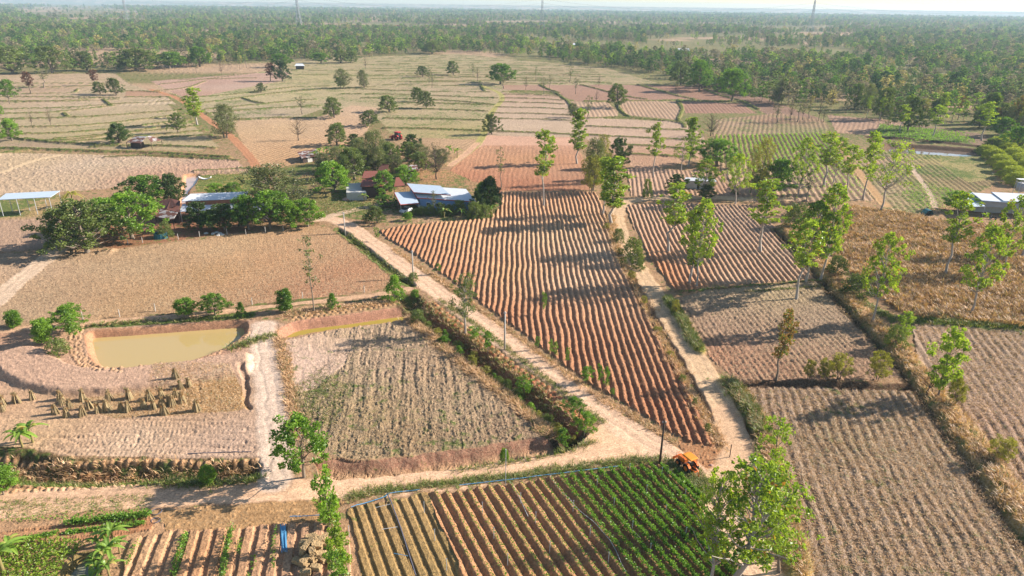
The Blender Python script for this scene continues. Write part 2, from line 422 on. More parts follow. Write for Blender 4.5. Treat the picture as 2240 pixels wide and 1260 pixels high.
# left paddies
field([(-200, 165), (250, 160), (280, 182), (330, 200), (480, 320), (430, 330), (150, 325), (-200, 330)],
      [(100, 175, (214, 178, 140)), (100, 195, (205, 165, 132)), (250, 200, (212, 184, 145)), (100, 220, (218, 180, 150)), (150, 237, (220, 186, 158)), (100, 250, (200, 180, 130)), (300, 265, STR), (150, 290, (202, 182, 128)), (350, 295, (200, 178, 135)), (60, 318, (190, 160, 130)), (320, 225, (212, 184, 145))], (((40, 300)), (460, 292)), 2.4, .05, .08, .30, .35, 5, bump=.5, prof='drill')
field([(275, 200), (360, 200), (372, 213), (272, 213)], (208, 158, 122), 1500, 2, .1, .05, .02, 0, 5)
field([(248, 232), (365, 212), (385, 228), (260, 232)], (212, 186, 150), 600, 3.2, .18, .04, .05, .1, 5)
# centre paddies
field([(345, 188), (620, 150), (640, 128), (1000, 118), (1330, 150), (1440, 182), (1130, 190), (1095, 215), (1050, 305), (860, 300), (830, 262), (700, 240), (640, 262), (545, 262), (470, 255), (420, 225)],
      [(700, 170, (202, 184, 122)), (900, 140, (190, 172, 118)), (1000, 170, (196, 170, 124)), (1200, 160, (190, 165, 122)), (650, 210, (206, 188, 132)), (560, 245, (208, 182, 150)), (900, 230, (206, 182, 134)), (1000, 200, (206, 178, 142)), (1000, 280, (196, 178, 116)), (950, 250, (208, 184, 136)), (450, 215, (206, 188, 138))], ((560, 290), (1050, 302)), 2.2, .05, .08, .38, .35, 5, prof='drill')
field([(330, 178), (560, 160), (640, 158), (610, 178), (470, 205), (420, 218), (380, 205)], [(450, 180, (206, 160, 140)), (520, 190, (214, 176, 156)), (420, 205, (206, 158, 134))], (380, 205) and ((400, 205), (520, 160)), 3, .1, .1, .06, .1, 5)
# ploughed strips right of the grassy track
field([(1095, 203), (1215, 208), (1240, 225), (1268, 270), (1280, 302), (1062, 298), (1072, 262), (1100, 215)], [(1150, 210, (206, 164, 138)), (1150, 240, (216, 182, 154)), (1150, 280, (214, 184, 156))], ((1080, 250), (1250, 256)), 1.6, .10, .14, .05, .35, 4)
field([(1100, 186), (1270, 186), (1335, 205), (1350, 222), (1260, 222), (1200, 200), (1100, 196)], [(1150, 190, (196, 150, 124)), (1300, 205, (190, 140, 116))], ((1200, 188), (1330, 215)), 2.4, .12, .1, .05, .15, 4)
field([(1235, 222), (1330, 224), (1352, 245), (1350, 258), (1275, 256), (1250, 240)], (212, 172, 138), 1180, 2.4, .2, .06, .02, .1, 4)
field([(1270, 186), (1390, 186), (1520, 216), (1440, 220), (1350, 222)], [(1330, 195, (192, 144, 120)), (1420, 205, (188, 140, 116))], ((1330, 190), (1480, 216)), 2.6, .15, .08, .02, .1, 4)
field([(1350, 222), (1475, 222), (1488, 240), (1480, 262), (1372, 252), (1352, 240)], [(1400, 235, (204, 164, 130)), (1470, 250, (206, 166, 134))], 1260, 2.3, .2, .06, .03, .15, 4)
field([(1410, 186), (1540, 190), (1620, 222), (1530, 218)], (182, 132, 108), ((1430, 190), (1560, 218)), 2.6, .15, .08, .02, .1, 4)
field([(1490, 222), (1620, 226), (1655, 248), (1500, 248)], (186, 136, 112), 1350, 2.2, .18, .06, .02, .1, 4)
field([(1560, 205), (1660, 210), (1800, 262), (1700, 262), (1640, 232)], (170, 130, 108), ((1600, 215), (1760, 260)), 3, .15, .08, .08, .1, 4)
field([(1270, 258), (1380, 262), (1500, 268), (1540, 300), (1545, 345), (1400, 375), (1275, 300)], [(1350, 275, (216, 180, 154)), (1400, 300, (218, 182, 158)), (1450, 340, (206, 160, 130))], ((1290, 290), (1530, 312)), 1.6, .11, .15, .04, .35, 4)
# cassava beyond the right trees
field([(1565, 262), (1700, 248), (1800, 262), (1815, 280), (1800, 292), (1560, 298)], [(1600, 275, (186, 150, 118)), (1700, 262, (178, 132, 106)), (1760, 288, (160, 150, 96))], 1700, 2.2, .22, .08, .35, .3, 4)
field([(1560, 298), (1800, 292), (1830, 335), (1912, 440), (1640, 442), (1585, 385), (1550, 330)], [(1650, 310, (176, 150, 104)), (1650, 420, (206, 172, 144)), (1850, 430, (196, 166, 138))], 1560, 2.0, .34, .06, .12, .1, 4, wob=.4)
field([(1810, 252), (1935, 262), (2005, 272), (1925, 298), (1830, 290)], [(1880, 268, (190, 148, 124)), (1880, 290, (206, 162, 128))], 1990, 2.2, .15, .08, .05, .15, 4)
field([(1925, 272), (2110, 290), (2140, 315), (1990, 310), (1912, 296)], (150, 142, 84), ((1940, 290), (2100, 305)), 2, .12, .1, 1., .3, 4)
field([(1935, 262), (2060, 280), (2160, 295), (2200, 330), (2130, 318), (2090, 292), (1990, 276)], (162, 130, 106), ((1940, 268), (2120, 296)), 2, .1, .1, .1, .2, 4)
field([(1860, 335), (1935, 322), (2150, 338), (2185, 400), (2120, 430), (2000, 470), (1930, 455), (1880, 400)], [(1900, 350, (196, 160, 130)), (2050, 345, (184, 170, 100)), (2100, 400, (150, 128, 92)), (1950, 420, (190, 166, 130)), (2050, 400, (176, 156, 110))], 1580, 1.9, .22, .08, .5, .2, 4)
field([(2060, 330), (2150, 338), (2180, 390), (2120, 400), (2060, 360)], (176, 164, 96), None, 1, 0, .1, .55, .5, 4)
# F13 ridges, F14 reddish field
field([(1370, 368), (1560, 375), (1640, 440), (1580, 432), (1380, 430)], [(1400, 390, (204, 168, 142)), (1580, 410, (196, 158, 130))], 1330, 1.5, .30, .06, .05, .1, 4)
field([(985, 372), (1030, 330), (1062, 300), (1250, 300), (1275, 345), (1292, 416), (1100, 418), (1070, 440), (990, 410)], [(1080, 320, (216, 160, 124)), (1180, 305, (232, 176, 148)), (1150, 350, (212, 156, 116)), (1150, 405, (190, 126, 96)), (1040, 400, (198, 132, 100)), (1250, 380, (200, 148, 118))], 1165, 1.7, .055, .08, .05, .3, 4, wob=.5, mott=.16, cs=.7)
field([(1060, 296), (1255, 302), (1258, 318), (1060, 318), (1030, 330)], (232, 182, 152), None, 1, 0, .03, 0, 0, 0)
# F17, farm plots
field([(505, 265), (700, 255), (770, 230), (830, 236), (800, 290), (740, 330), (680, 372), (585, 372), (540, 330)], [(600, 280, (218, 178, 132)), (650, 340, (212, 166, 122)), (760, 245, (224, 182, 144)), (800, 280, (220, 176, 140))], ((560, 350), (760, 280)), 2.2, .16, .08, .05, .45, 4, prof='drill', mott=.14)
field([(850, 300), (1050, 306), (1030, 330), (985, 365), (900, 345)], [(1000, 315, (206, 168, 130)), (900, 330, (186, 150, 110))], ((960, 345), (1040, 306)), 2., .12, .1, .15, .3, 4)
# homestead yards
field([(580, 375), (700, 345), (980, 372), (1090, 420), (1092, 478), (900, 492), (800, 482), (700, 470), (620, 440)], [(700, 440, (140, 132, 78)), (720, 400, (168, 140, 100)), (880, 385, (202, 150, 108)), (930, 490, (206, 166, 132)), (1050, 470, (190, 150, 118))], None, 1, 0, .1, .55, .2, 0)
field([(330, 440), (560, 440), (700, 470), (700, 492), (520, 508), (330, 534), (240, 545), (200, 520)], [(400, 500, (186, 128, 100)), (600, 490, (165, 130, 95)), (250, 540, (170, 120, 88))], None, 1, 0, .06, .30, .2, 0)
field([(425, 378), (560, 372), (592, 405), (560, 425), (430, 420)], (178, 160, 92), None, 1, 0, .06, .75, .2, 0)
# F16 pale cloddy field
field([(-250, 420), (-200, 345), (50, 335), (200, 338), (520, 352), (545, 378), (430, 385), (330, 392), (240, 412), (0, 432), (-200, 440)],
      [(60, 350, (232, 200, 160)), (200, 360, (222, 196, 172)), (100, 410, (226, 196, 164)), (450, 365, (218, 172, 150)), (350, 385, (206, 150, 128)), (300, 350, (222, 192, 168))], ((100, 400), (400, 385)), 1.5, .06, .22, .02, .75, 4, prof='tilth', bump=.8, cs=.9)
field([(-60, 470), (180, 460), (240, 500), (120, 520), (-60, 530)], [(40, 470, (196, 166, 124)), (60, 500, (196, 160, 132))], ((0, 500), (150, 498)), 2., .12, .08, .2, .2, 4)
field([(-60, 428), (150, 425), (180, 470), (-60, 478)], (196, 166, 118), None, 1, 0, .08, .6, .2, 0)
field([(-150, 485), (150, 478), (220, 540), (120, 545), (-150, 555)], (200, 166, 140), ((0, 520), (150, 516)), 1.4, .12, .1, .05, .2, 4)
# F3 long stubble field
field([(-300, 745), (-250, 560), (110, 552), (240, 547), (330, 538), (560, 510), (690, 494), (738, 502), (800, 548), (858, 605), (878, 628), (700, 650), (500, 673), (320, 690), (190, 702), (90, 712), (0, 720)],
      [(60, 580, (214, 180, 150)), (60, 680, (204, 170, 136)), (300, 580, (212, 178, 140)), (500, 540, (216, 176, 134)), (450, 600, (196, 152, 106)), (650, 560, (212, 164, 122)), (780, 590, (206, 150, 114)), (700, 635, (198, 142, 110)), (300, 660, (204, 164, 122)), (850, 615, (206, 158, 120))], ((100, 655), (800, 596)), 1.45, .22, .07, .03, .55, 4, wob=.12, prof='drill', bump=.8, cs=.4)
road([(130, 545), (70, 590), (0, 650), (-80, 720)], 2.2, (234, 204, 174), 2, track=.2)
# F4 graded bare ground round the pond
field([(-300, 1015), (-300, 735), (0, 728), (180, 712), (560, 700), (640, 712), (612, 745), (615, 860), (640, 960), (600, 1050), (570, 1012), (330, 1000), (0, 990)],
      [(100, 860, (214, 176, 140)), (300, 830, (206, 160, 122)), (450, 860, (198, 150, 98)), (300, 960, (234, 202, 172)), (500, 960, (230, 196, 172)), (100, 930, (228, 190, 150)), (60, 790, (218, 178, 156)), (560, 800, (236, 208, 184)), (430, 790, (214, 160, 128)), (520, 780, (216, 170, 144)), (100, 750, (220, 176, 140)), (30, 730, (206, 160, 130))], ((50, 950), (550, 955)), 1.1, .06, .06, .05, .16, 0, prof='tilth', bump=.55, mott=.14)
field([(330, 800), (505, 805), (545, 895), (250, 915), (120, 880), (350, 850)], [(450, 860, (196, 148, 92)), (300, 890, (206, 162, 116))], ((200, 880), (500, 870)), .8, .04, .06, .12, .9, 0, prof='tilth')
# spoil terrace below the pond (raised curved bench)
ix = idx_box(curve([(40, 785), (90, 820), (180, 838), (330, 828), (520, 800)]), 7); d, s, sg = pdist(curve([(40, 785), (90, 820), (180, 838), (330, 828), (520, 800)]), ix)
Z[ix] += .9*smooth((4.2-d)/1.2)*(sg < 2); k = (1-smooth((d-3)/1.5))[:, None]; C[ix] = C[ix]*(1-k)+A((212, 174, 148))*k; AUX[ix, 0] *= 1-k[:, 0]
Z[ix] += .025*np.cos(d*7)*k[:, 0]*(.5+fbm(X[ix], Y[ix], 5, 2, 3.))
# trench beside the pale track
p = curve([(532, 805), (536, 850), (541, 895)]); ix = idx_box(p, 4); d, s, sg = pdist(p, ix); Z[ix] -= .4*(1-smooth((d-.1)/.5)); C[ix] *= (1-.15*(1-smooth((d-.2)/.6)))[:, None]
# wheel-marked loops on the graded pad
for q in ([(160, 965), (300, 952), (430, 962), (550, 980)], [(165, 985), (300, 975), (420, 985), (540, 985)], [(280, 975), (288, 955)], [(300, 970), (320, 955)], [(100, 985), (110, 962), (150, 975), (200, 1000)], [(420, 840), (424, 880)]):
    p = curve(q); ix = idx_box(p, 2); d, s, sg = pdist(p, ix, False)
    for o_ in (-.9, .9): Z[ix] -= .10*np.exp(-((sg*d-o_)/.22)**2)*(.4+.6*(np.sin(s*9) > 0))
for k in range(16):
    yb = 895+k*7.5; xa = 60+RNG.uniform(0, 260); xb = xa+RNG.uniform(160, 330)
    p = curve([(xa, yb+RNG.uniform(-5, 5)), ((xa+xb)/2, yb+RNG.uniform(-4, 4)), (min(xb, 575), yb+RNG.uniform(-4, 4))]); ix = idx_box(p, 2); d, s, sg = pdist(p, ix, False)
    for o_ in (-.8, .8): t_ = np.exp(-((sg*d-o_)/.2)**2); Z[ix] -= .07*t_*(.35+.65*(np.sin(s*10) > 0)); C[ix] *= (1-.10*t_)[:, None]
for xo in (-26, -14, -2, 10, 22):
    p = curve([(576+xo*.6, 730), (585+xo*.8, 850), (600+xo, 960), (604+xo*1.3, 1040)]); ix = idx_box(p, 2); d, s, sg = pdist(p, ix, False); Z[ix] -= .07*np.exp(-(d/.22)**2)*(.4+.6*fbm(s, d*0, 3, 2, xo*1.))
# F5 weedy dry plot
field([(618, 745), (700, 728), (800, 708), (878, 690), (925, 722), (1010, 790), (1100, 858), (1180, 925), (1200, 955), (1120, 965), (900, 998), (740, 1004), (660, 960), (640, 870), (622, 800)],
      [(680, 770, (234, 200, 178)), (700, 850, (196, 172, 132)), (760, 740, (224, 190, 158)), (850, 800, (206, 176, 150)), (950, 800, (196, 162, 130)), (800, 900, (186, 158, 118)), (1000, 900, (202, 174, 142)), (1100, 930, (186, 152, 124)), (900, 960, (180, 148, 112))], 900, 2.0, .22, .13, .34, .55, 0, prof='tilth', bump=1., cs=.42)
field([(622, 745), (700, 732), (770, 742), (760, 790), (690, 850), (650, 860), (630, 800)], [(680, 780, (236, 202, 180)), (740, 750, (226, 192, 160))], 700, 2, .05, .06, .22, .1, 0, prof='tilth', bump=.3)
field([(1000, 640), (1095, 690)], (0, 0, 0)) if False else None
# sunken edge of that plot: reddish bank and cracked mud
mud = PP([(700, 1050), (690, 1004), (780, 1006), (900, 1000), (1120, 966), (1190, 955), (1215, 965), (1228, 990), (1100, 1012), (1000, 1024), (850, 1046)])
ix = idx_box(mud, 1); ix = ix[inside(mud, ix, 1)]; d, s, sg = pdist(curve([(690, 1000), (900, 996), (1120, 964), (1200, 950), (1210, 925)]), ix)
Z[ix] = -1.1*smooth((d-.2)/2.4)+.22*fbm(X[ix], Y[ix], 1.2, 3, 4.); t = smooth((d-1.2)/1.4)[:, None]
C[ix] = (A((178, 130, 106))*(1-t)+A((218, 174, 134))*t)*(1+.22*fbm(X[ix], Y[ix], 2.5, 3, 12.))[:, None]; AUX[ix] = (0.12, .8, .3); REG[ix] = 0
# cracks
v1 = vn(X[ix]/.55, Y[ix]/.55); cr = np.abs(fbm(X[ix], Y[ix], .8, 2, 8.)); Z[ix] -= .12*(cr < .06)*t[:, 0]; C[ix] *= (1-.35*(cr < .06)*t[:, 0])[:, None]
# F7, F8, F9
field([(1478, 655), (1560, 632), (1800, 616), (1850, 660), (1900, 712), (1998, 822), (1900, 832), (1620, 838), (1560, 790), (1500, 700)],
      [(1550, 650, (204, 176, 146)), (1700, 640, (206, 184, 146)), (1600, 720, (190, 156, 132)), (1560, 780, (196, 138, 108)), (1800, 700, (188, 160, 138)), (1700, 800, (190, 144, 116)), (1900, 780, (180, 142, 116))], 1100, 1.05, .15, .12, .12, .6, 4, prof='furrow', bump=1., cs=.42)
field([(1618, 850), (1800, 845), (2005, 860), (2060, 930), (2160, 1060), (2300, 1240), (2400, 1400), (1780, 1400), (1720, 1160), (1660, 960)],
      [(1680, 880, (204, 174, 154)), (1850, 870, (198, 172, 152)), (1850, 960, (192, 172, 140)), (1900, 1100, (198, 172, 150)), (1800, 1200, (188, 162, 142)), (2050, 1150, (206, 178, 150)), (2150, 1230, (200, 172, 146))], 1440, 1.35, .27, .08, .26, .35, 4, wob=.5, prof='furrow', bump=.9, cs=.36)
field([(1995, 712), (2110, 716), (2500, 745), (2600, 1300), (2300, 1240), (2180, 1050), (2080, 890), (2010, 810)],
      [(2050, 730, (212, 182, 158)), (2150, 800, (200, 170, 148)), (2200, 950, (200, 166, 144)), (2220, 760, (190, 164, 142))], 1600, 1.4, .26, .08, .04, .35, 4, wob=.4, prof='furrow', bump=.9, cs=.4)
# F10 dry tall-grass field
DRY = [(1700, 470), (1850, 448), (2000, 470), (2110, 488), (2500, 500), (2500, 735), (2240, 722), (2110, 708), (1998, 700), (1905, 640), (1838, 570), (1790, 540)]
field(DRY, [(1900, 480, (206, 156, 114)), (2050, 520, (196, 142, 106)), (2000, 600, (214, 160, 104)), (2150, 640, (206, 146, 98)), (1950, 660, (196, 160, 104))], None, 1, 0, .35, .25, .95, 0, bump=.9, cs=1.0)
# F1 main ridged field
F1 = [(828, 505), (900, 492), (1000, 484), (1070, 478), (1090, 462), (1094, 420), (1150, 421), (1300, 420), (1322, 450), (1335, 490), (1350, 550), (1405, 655), (1475, 800), (1530, 900), (1566, 985), (1535, 985), (1480, 955), (1400, 905), (1300, 848), (1215, 785), (1120, 712), (1050, 662), (985, 612), (915, 560), (860, 530)]
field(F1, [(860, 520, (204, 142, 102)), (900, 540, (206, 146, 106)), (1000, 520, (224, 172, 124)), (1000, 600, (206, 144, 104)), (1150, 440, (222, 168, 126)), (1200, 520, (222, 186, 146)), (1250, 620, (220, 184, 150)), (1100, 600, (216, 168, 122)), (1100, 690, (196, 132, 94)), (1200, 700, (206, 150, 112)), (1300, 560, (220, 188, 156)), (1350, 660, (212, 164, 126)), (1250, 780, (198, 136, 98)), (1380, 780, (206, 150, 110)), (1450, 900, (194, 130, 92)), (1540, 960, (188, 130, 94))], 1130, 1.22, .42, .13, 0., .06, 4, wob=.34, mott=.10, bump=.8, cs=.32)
field([(1480, 960), (1530, 975), (1590, 985), (1600, 1030), (1560, 1040), (1510, 1010)], (198, 142, 100), None, 1, 0, .1, .05, .3, 0)
# F2 right ridged field
field([(1368, 448), (1500, 446), (1642, 449), (1700, 500), (1750, 560), (1800, 613), (1700, 618), (1560, 624), (1478, 640), (1425, 570), (1385, 495)],
      [(1450, 480, (216, 176, 144)), (1600, 480, (200, 168, 142)), (1550, 560, (224, 182, 148)), (1430, 590, (210, 146, 104)), (1480, 630, (200, 142, 104)), (1700, 560, (218, 182, 152)), (1600, 615, (216, 180, 150))], 1215, 1.27, .38, .09, .02, .05, 4, wob=.25, mott=.10, bump=.8, cs=.32)
# bottom: worked strips and beds
field([(-300, 1420), (-300, 1115), (0, 1130), (330, 1112), (350, 1150), (640, 1140), (780, 1130), (800, 1420)], (214, 170, 130), None, 1, 0, .06, .10, .1, 0)
field([(345, 1118), (470, 1108), (690, 1092), (760, 1098), (700, 1140), (560, 1150), (360, 1162)], (204, 160, 112), ((350, 1140), (700, 1118)), 1.0, .10, .07, .02, .3, 4)
field([(0, 1160), (150, 1150), (335, 1120), (330, 1160), (200, 1185), (-200, 1200), (-200, 1150)], [(100, 1160, (214, 164, 122)), (300, 1160, (210, 150, 110))], ((0, 1166), (320, 1136)), 1.05, .16, .05, .08, .05, 4, prof='bed')
field([(285, 1180), (360, 1165), (560, 1150), (720, 1145), (760, 1180), (790, 1420), (230, 1420)], [(350, 1200, (226, 182, 140)), (450, 1220, (206, 152, 108)), (600, 1200, (226, 178, 140)), (720, 1200, (232, 186, 152))], 760, 1.5, .26, .06, .06, .08, 4, prof='bed')
field([(765, 1112), (900, 1085), (935, 1082), (1000, 1220), (1045, 1420), (820, 1420), (790, 1260)], [(850, 1150, (196, 160, 108)), (950, 1220, (190, 158, 104))], 400, 1.28, .20, .04, .22, .15, 4, prof='bed', wob=.08)
field([(932, 1080), (1120, 1062), (1300, 1035), (1460, 1020), (1540, 1085), (1600, 1200), (1640, 1420), (1050, 1420), (1000, 1230)], [(1000, 1120, (222, 166, 122)), (1150, 1100, (218, 162, 122)), (1400, 1080, (182, 138, 104)), (1400, 1220, (170, 130, 98)), (1150, 1250, (206, 156, 112))], 400, 1.28, .44, .06, .05, .05, 4, wob=.12)

# ---- ponds
def pond(rim, shore, depth, bankcol, level, bw=2.5):
    pl = curve(list(rim)+[rim[0]], 4); ix = idx_box(pl, 1); ix = ix[inside(pl, ix)]; d, s, sg = pdist(pl, ix, False, True)
    t = smooth(d/bw); Z[ix] = Z[ix]*(1-t)-depth*t+.06*fbm(X[ix], Y[ix], .8, 2, 4.)
    C[ix] = A(bankcol)*(1+.12*fbm(X[ix], Y[ix], 1.5, 3, 44.))[:, None]; AUX[ix] = (.08, .5, .1); REG[ix] = 0
RIM1 = [(183, 735), (205, 722), (290, 716), (400, 708), (520, 700), (545, 706), (540, 728), (500, 757), (440, 782), (370, 800), (300, 811), (235, 806), (197, 785)]
pond(RIM1, None, 1.9, (204, 152, 118), -1.3, 1.9)
RIM2 = [(604, 722), (650, 702), (760, 688), (880, 672), (905, 682), (880, 700), (800, 712), (700, 726), (640, 738), (612, 738)]
pond(RIM2, None, 1.6, (206, 152, 124), -1., 1.8)
RIM3 = [(40, 1420), (110, 1290), (150, 1225), (190, 1205), (225, 1215), (215, 1300), (200, 1420)]
pond(RIM3, None, 1.6, (150, 130, 84), -.9, 1.2)
RIM4 = [(1935, 312), (2040, 318), (2155, 328), (2160, 342), (2050, 340), (1935, 330)]
pond(RIM4, None, 1.6, (120, 96, 78), -1.0, 3.5)
RIM5 = [(400, 382), (438, 380), (432, 400), (418, 415), (414, 440), (388, 442), (396, 412)]
pond(RIM5, None, 1.2, (222, 170, 130), -.6, 1.8)
# ---- ditches
D1 = ditch([(-120, 1005), (0, 1012), (130, 1035), (300, 1038), (450, 1040), (560, 1036)], 3.0, 1.9, (104, 82, 54), .55)
ditch([(893, 655), (935, 692), (1010, 750), (1090, 815), (1165, 872), (1225, 925), (1252, 965)], 2.6, 1.7, (92, 70, 48), .35)
ditch([(925, 672), (1000, 728), (1090, 800), (1180, 868), (1262, 925)], 1.4, -.35, (186, 120, 88), .25)
ditch([(745, 502), (800, 545), (858, 592), (905, 622)], 1.5, .8, (112, 92, 58), .6)
ditch([(1335, 470), (1350, 530), (1385, 600), (1430, 690), (1490, 790), (1545, 890), (1590, 970)], 1.0, .35, (126, 92, 66), .35, straw=.6)
ditch([(1700, 505), (1790, 600), (1860, 680), (1985, 815), (2030, 870), (2110, 985), (2260, 1200)], 1.6, .7, (98, 78, 58), .3)
ditch([(1585, 835), (1625, 905), (1662, 985), (1672, 1040), (1700, 1140)], 1.5, .9, (88, 70, 50), .45)
ditch([(1620, 842), (1800, 842), (2000, 850)], 1.0, .6, (110, 84, 66), .15)
ditch([(1905, 300), (2000, 306), (2150, 322)], 2.4, -.6, (78, 58, 46), .2)
ditch([(330, 697), (500, 682), (640, 665), (840, 648), (890, 652)], 1.4, .5, (120, 100, 66), .6)
ditch([(180, 712), (330, 702), (540, 690)], 1.2, .5, (96, 88, 48), 1.)
# ---- roads and tracks
VERGE = []
ix = idx_box(PP([(1150, 850), (1600, 1100)]), 5); jx = PP([(1262, 972), (1325, 918), (1400, 945), (1470, 985), (1530, 1020), (1480, 1012), (1440, 1008), (1330, 1005), (1200, 1015)])
ix = ix[inside(jx, ix, 1)]; C[ix] = A((246, 204, 166)); AUX[ix] = (0, .2, 0); Z[ix] = .03+.02*fbm(X[ix], Y[ix], 2, 2, 1.); REG[ix] = 1
R1 = road([(690, 480), (725, 480), (765, 497), (850, 558), (905, 600), (975, 652), (1050, 706), (1150, 780), (1250, 850), (1340, 918), (1440, 982), (1510, 1035), (1560, 1090), (1610, 1170), (1690, 1290), (1740, 1400)], 2.35, (246, 206, 172), 1)
R2_ = road([(-300, 1145), (0, 1112), (250, 1090), (450, 1080), (640, 1072), (800, 1066), (950, 1051), (1100, 1033), (1250, 1010), (1380, 986)], 2.0, (250, 206, 168), 1)
road([(-300, 1118), (0, 1095), (250, 1078), (450, 1070), (620, 1062)], 1.6, (234, 192, 156), 1)
R3 = road([(1720, 436), (1640, 436), (1550, 432), (1450, 433), (1390, 437), (1358, 450), (1350, 480), (1362, 525), (1395, 585), (1435, 650), (1480, 725), (1530, 800), (1570, 870), (1600, 935), (1620, 985), (1605, 1030), (1565, 1062)], 2.15, (236, 200, 160), 2, track=.45)
ix = idx_box(R3, 5); d, s, sg = pdist(curve([(1585, 900), (1615, 975), (1600, 1025)]), ix); k = (1-smooth((d-1.6)/1.0)); C[ix] = C[ix]*(1-k[:, None])+A((234, 194, 156))*k[:, None]; AUX[ix] *= (1-k)[:, None]; Z[ix] *= 1-k*.8
R4 = road([(895, 632), (860, 640), (760, 652), (620, 668), (480, 682), (330, 696), (180, 708), (80, 716), (-100, 735)], .95, (228, 186, 150), 2, rut=.5, track=.3)
road([(590, 400), (560, 362), (535, 330), (495, 290), (455, 262), (420, 235), (380, 212), (330, 196)], 1.7, (208, 150, 112), 2, track=.35)
road([(800, 545)] and [(705, 480), (740, 468), (790, 457), (830, 448)], 1.5, (232, 200, 168), 2)
R6 = road([(985, 362), (1015, 340), (1045, 315), (1058, 292), (1066, 265), (1080, 240), (1098, 218), (1090, 202), (1060, 190)], 1.7, (190, 180, 112), 2, track=.8)
road([(985, 362), (1015, 340), (1045, 313)], 1.5, (228, 184, 150), 2)
road([(578, 712), (572, 740), (580, 800), (590, 860), (600, 930), (605, 990), (600, 1050)], 2.2, (240, 212, 188), 2, edge=1.2)
road([(1905, 350), (1935, 375), (1980, 440), (2010, 470)] and [(1990, 360), (2010, 390), (2035, 425), (2045, 455)], .8, (224, 196, 170), 2)
road([(1830, 300), (1850, 335), (1885, 385), (1920, 430), (1940, 452)], 1.4, (208, 168, 124), 2, track=.5)
road([(60, 340), (140, 335)] and [(-100, 400), (0, 378), (80, 350), (130, 340)], 1.2, (238, 208, 168), 2)
# ---- bunds of the paddies, each a grassy dike
for y0, y1 in ((183, 183), (191, 186), (213, 216), (223, 218)): bund([(-100, y0), (120, y0), (260, y1)], 1.0, .5)
for a in ([(0, 222), (120, 222), (240, 213)], [(0, 206), (150, 204), (170, 196)], [(0, 240), (150, 236), (230, 230), (380, 222)], [(0, 250), (120, 246), (250, 232)], [(0, 262), (200, 256), (400, 242)], [(20, 280), (200, 274), (410, 250)], [(30, 295), (200, 288), (420, 262)], [(0, 300), (150, 308), (420, 268)], [(120, 305), (300, 290), (440, 276)], [(150, 312), (350, 296), (452, 286)], [(350, 303), (460, 296)], [(0, 325), (70, 327), (200, 332), (350, 336), (500, 345)], [(200, 322), (340, 320), (470, 325)], [(60, 305), (110, 312), (200, 317), (260, 318)], [(0, 337), (60, 330)], [(225, 218), (245, 232)], [(140, 248), (150, 256)], [(275, 213), (370, 213)], [(230, 202), (300, 200), (350, 203)]):
    bund(a, .9, .5)
for a in ([(280, 175), (450, 174), (600, 170)], [(340, 200), (410, 192), (450, 178)], [(350, 185), (400, 180), (560, 160)], [(400, 215), (500, 208), (620, 194), (660, 190), (720, 189)], [(440, 226), (520, 216), (600, 205), (700, 197)], [(450, 240), (560, 230), (640, 222), (690, 218)], [(455, 250), (560, 240), (700, 232)], [(525, 262), (600, 259), (690, 259)], [(530, 215), (560, 224), (578, 227)], [(640, 200), (700, 196), (820, 190)], [(600, 165), (740, 164), (900, 166)], [(640, 155), (800, 155), (940, 156)], [(630, 145), (750, 142), (880, 143)]):
    bund(a, 1.0, .5)
for i, yy in enumerate((120, 124, 128, 132, 137, 142, 148, 153, 158, 163, 169, 176)):
    bund([(780-i*3+(i % 3)*60, yy+4), (950, yy+2), (1090+(i % 2)*60, yy+1), (1250+i*8, yy+6)], 1.1, .5, (112, 108, 58))
for a in ([(900, 180), (1000, 180), (1050, 181)], [(830, 186), (905, 187)], [(920, 187), (1060, 189)], [(760, 194), (900, 200), (1070, 202)], [(750, 206), (900, 208), (1000, 212), (1088, 215)], [(790, 215), (880, 217), (1000, 222), (1080, 230)], [(870, 226), (960, 227), (1078, 230)], [(870, 238), (960, 240), (1066, 244)], [(840, 260), (940, 261), (1058, 264)], [(840, 281), (940, 283), (1052, 287)], [(905, 166), (1000, 168), (1100, 170)], [(1050, 184), (1060, 200)], [(1110, 182), (1200, 184), (1300, 180)], [(1120, 172), (1220, 176), (1350, 184)], [(1130, 163), (1230, 164), (1290, 170)]):
    bund(a, .9, .5)
for yy in (208, 216, 225, 236, 249, 261): bund([(1102-(yy-208)*.6, yy-1), (1180, yy+1), (1225+(yy-208)*.6, yy+4)], .75, .45)
for a in ([(1060, 288), (1150, 291), (1260, 296)], [(1098, 202), (1150, 200), (1205, 202), (1222, 208), (1245, 226), (1258, 250), (1275, 262)], [(1180, 186), (1200, 196), (1225, 204)], [(1270, 186), (1310, 196), (1345, 206), (1385, 214), (1415, 218)], [(1395, 186), (1430, 196), (1480, 210), (1520, 218)], [(1290, 260), (1370, 258), (1480, 268), (1500, 280)], [(1285, 277), (1350, 280), (1500, 286)], [(1285, 296), (1350, 300), (1480, 306), (1540, 310)], [(1370, 318), (1440, 322), (1540, 330)], [(1370, 338), (1450, 342), (1520, 346)], [(1370, 222), (1440, 221), (1490, 219)], [(1350, 226), (1360, 245), (1380, 258)], [(1484, 220), (1492, 240), (1484, 262), (1500, 275)], [(1490, 221), (1560, 222), (1620, 223), (1660, 240)], [(1540, 195), (1570, 208), (1640, 226)], [(1500, 190), (1600, 190), (1660, 206)], [(1280, 222), (1330, 222)], [(1310, 224), (1330, 224)]):
    bund(a, .95, .5, (130, 126, 62))
bund([(425, 375), (560, 371), (592, 402)], .7, .4, (96, 104, 48)); bund([(230, 345), (350, 342), (520, 352)], .8, .4)
bund([(1630, 640), (1700, 634), (1800, 628)], .4, .15); bund([(1480, 640), (1600, 630), (1800, 614)], .5, .2, (140, 110, 80))
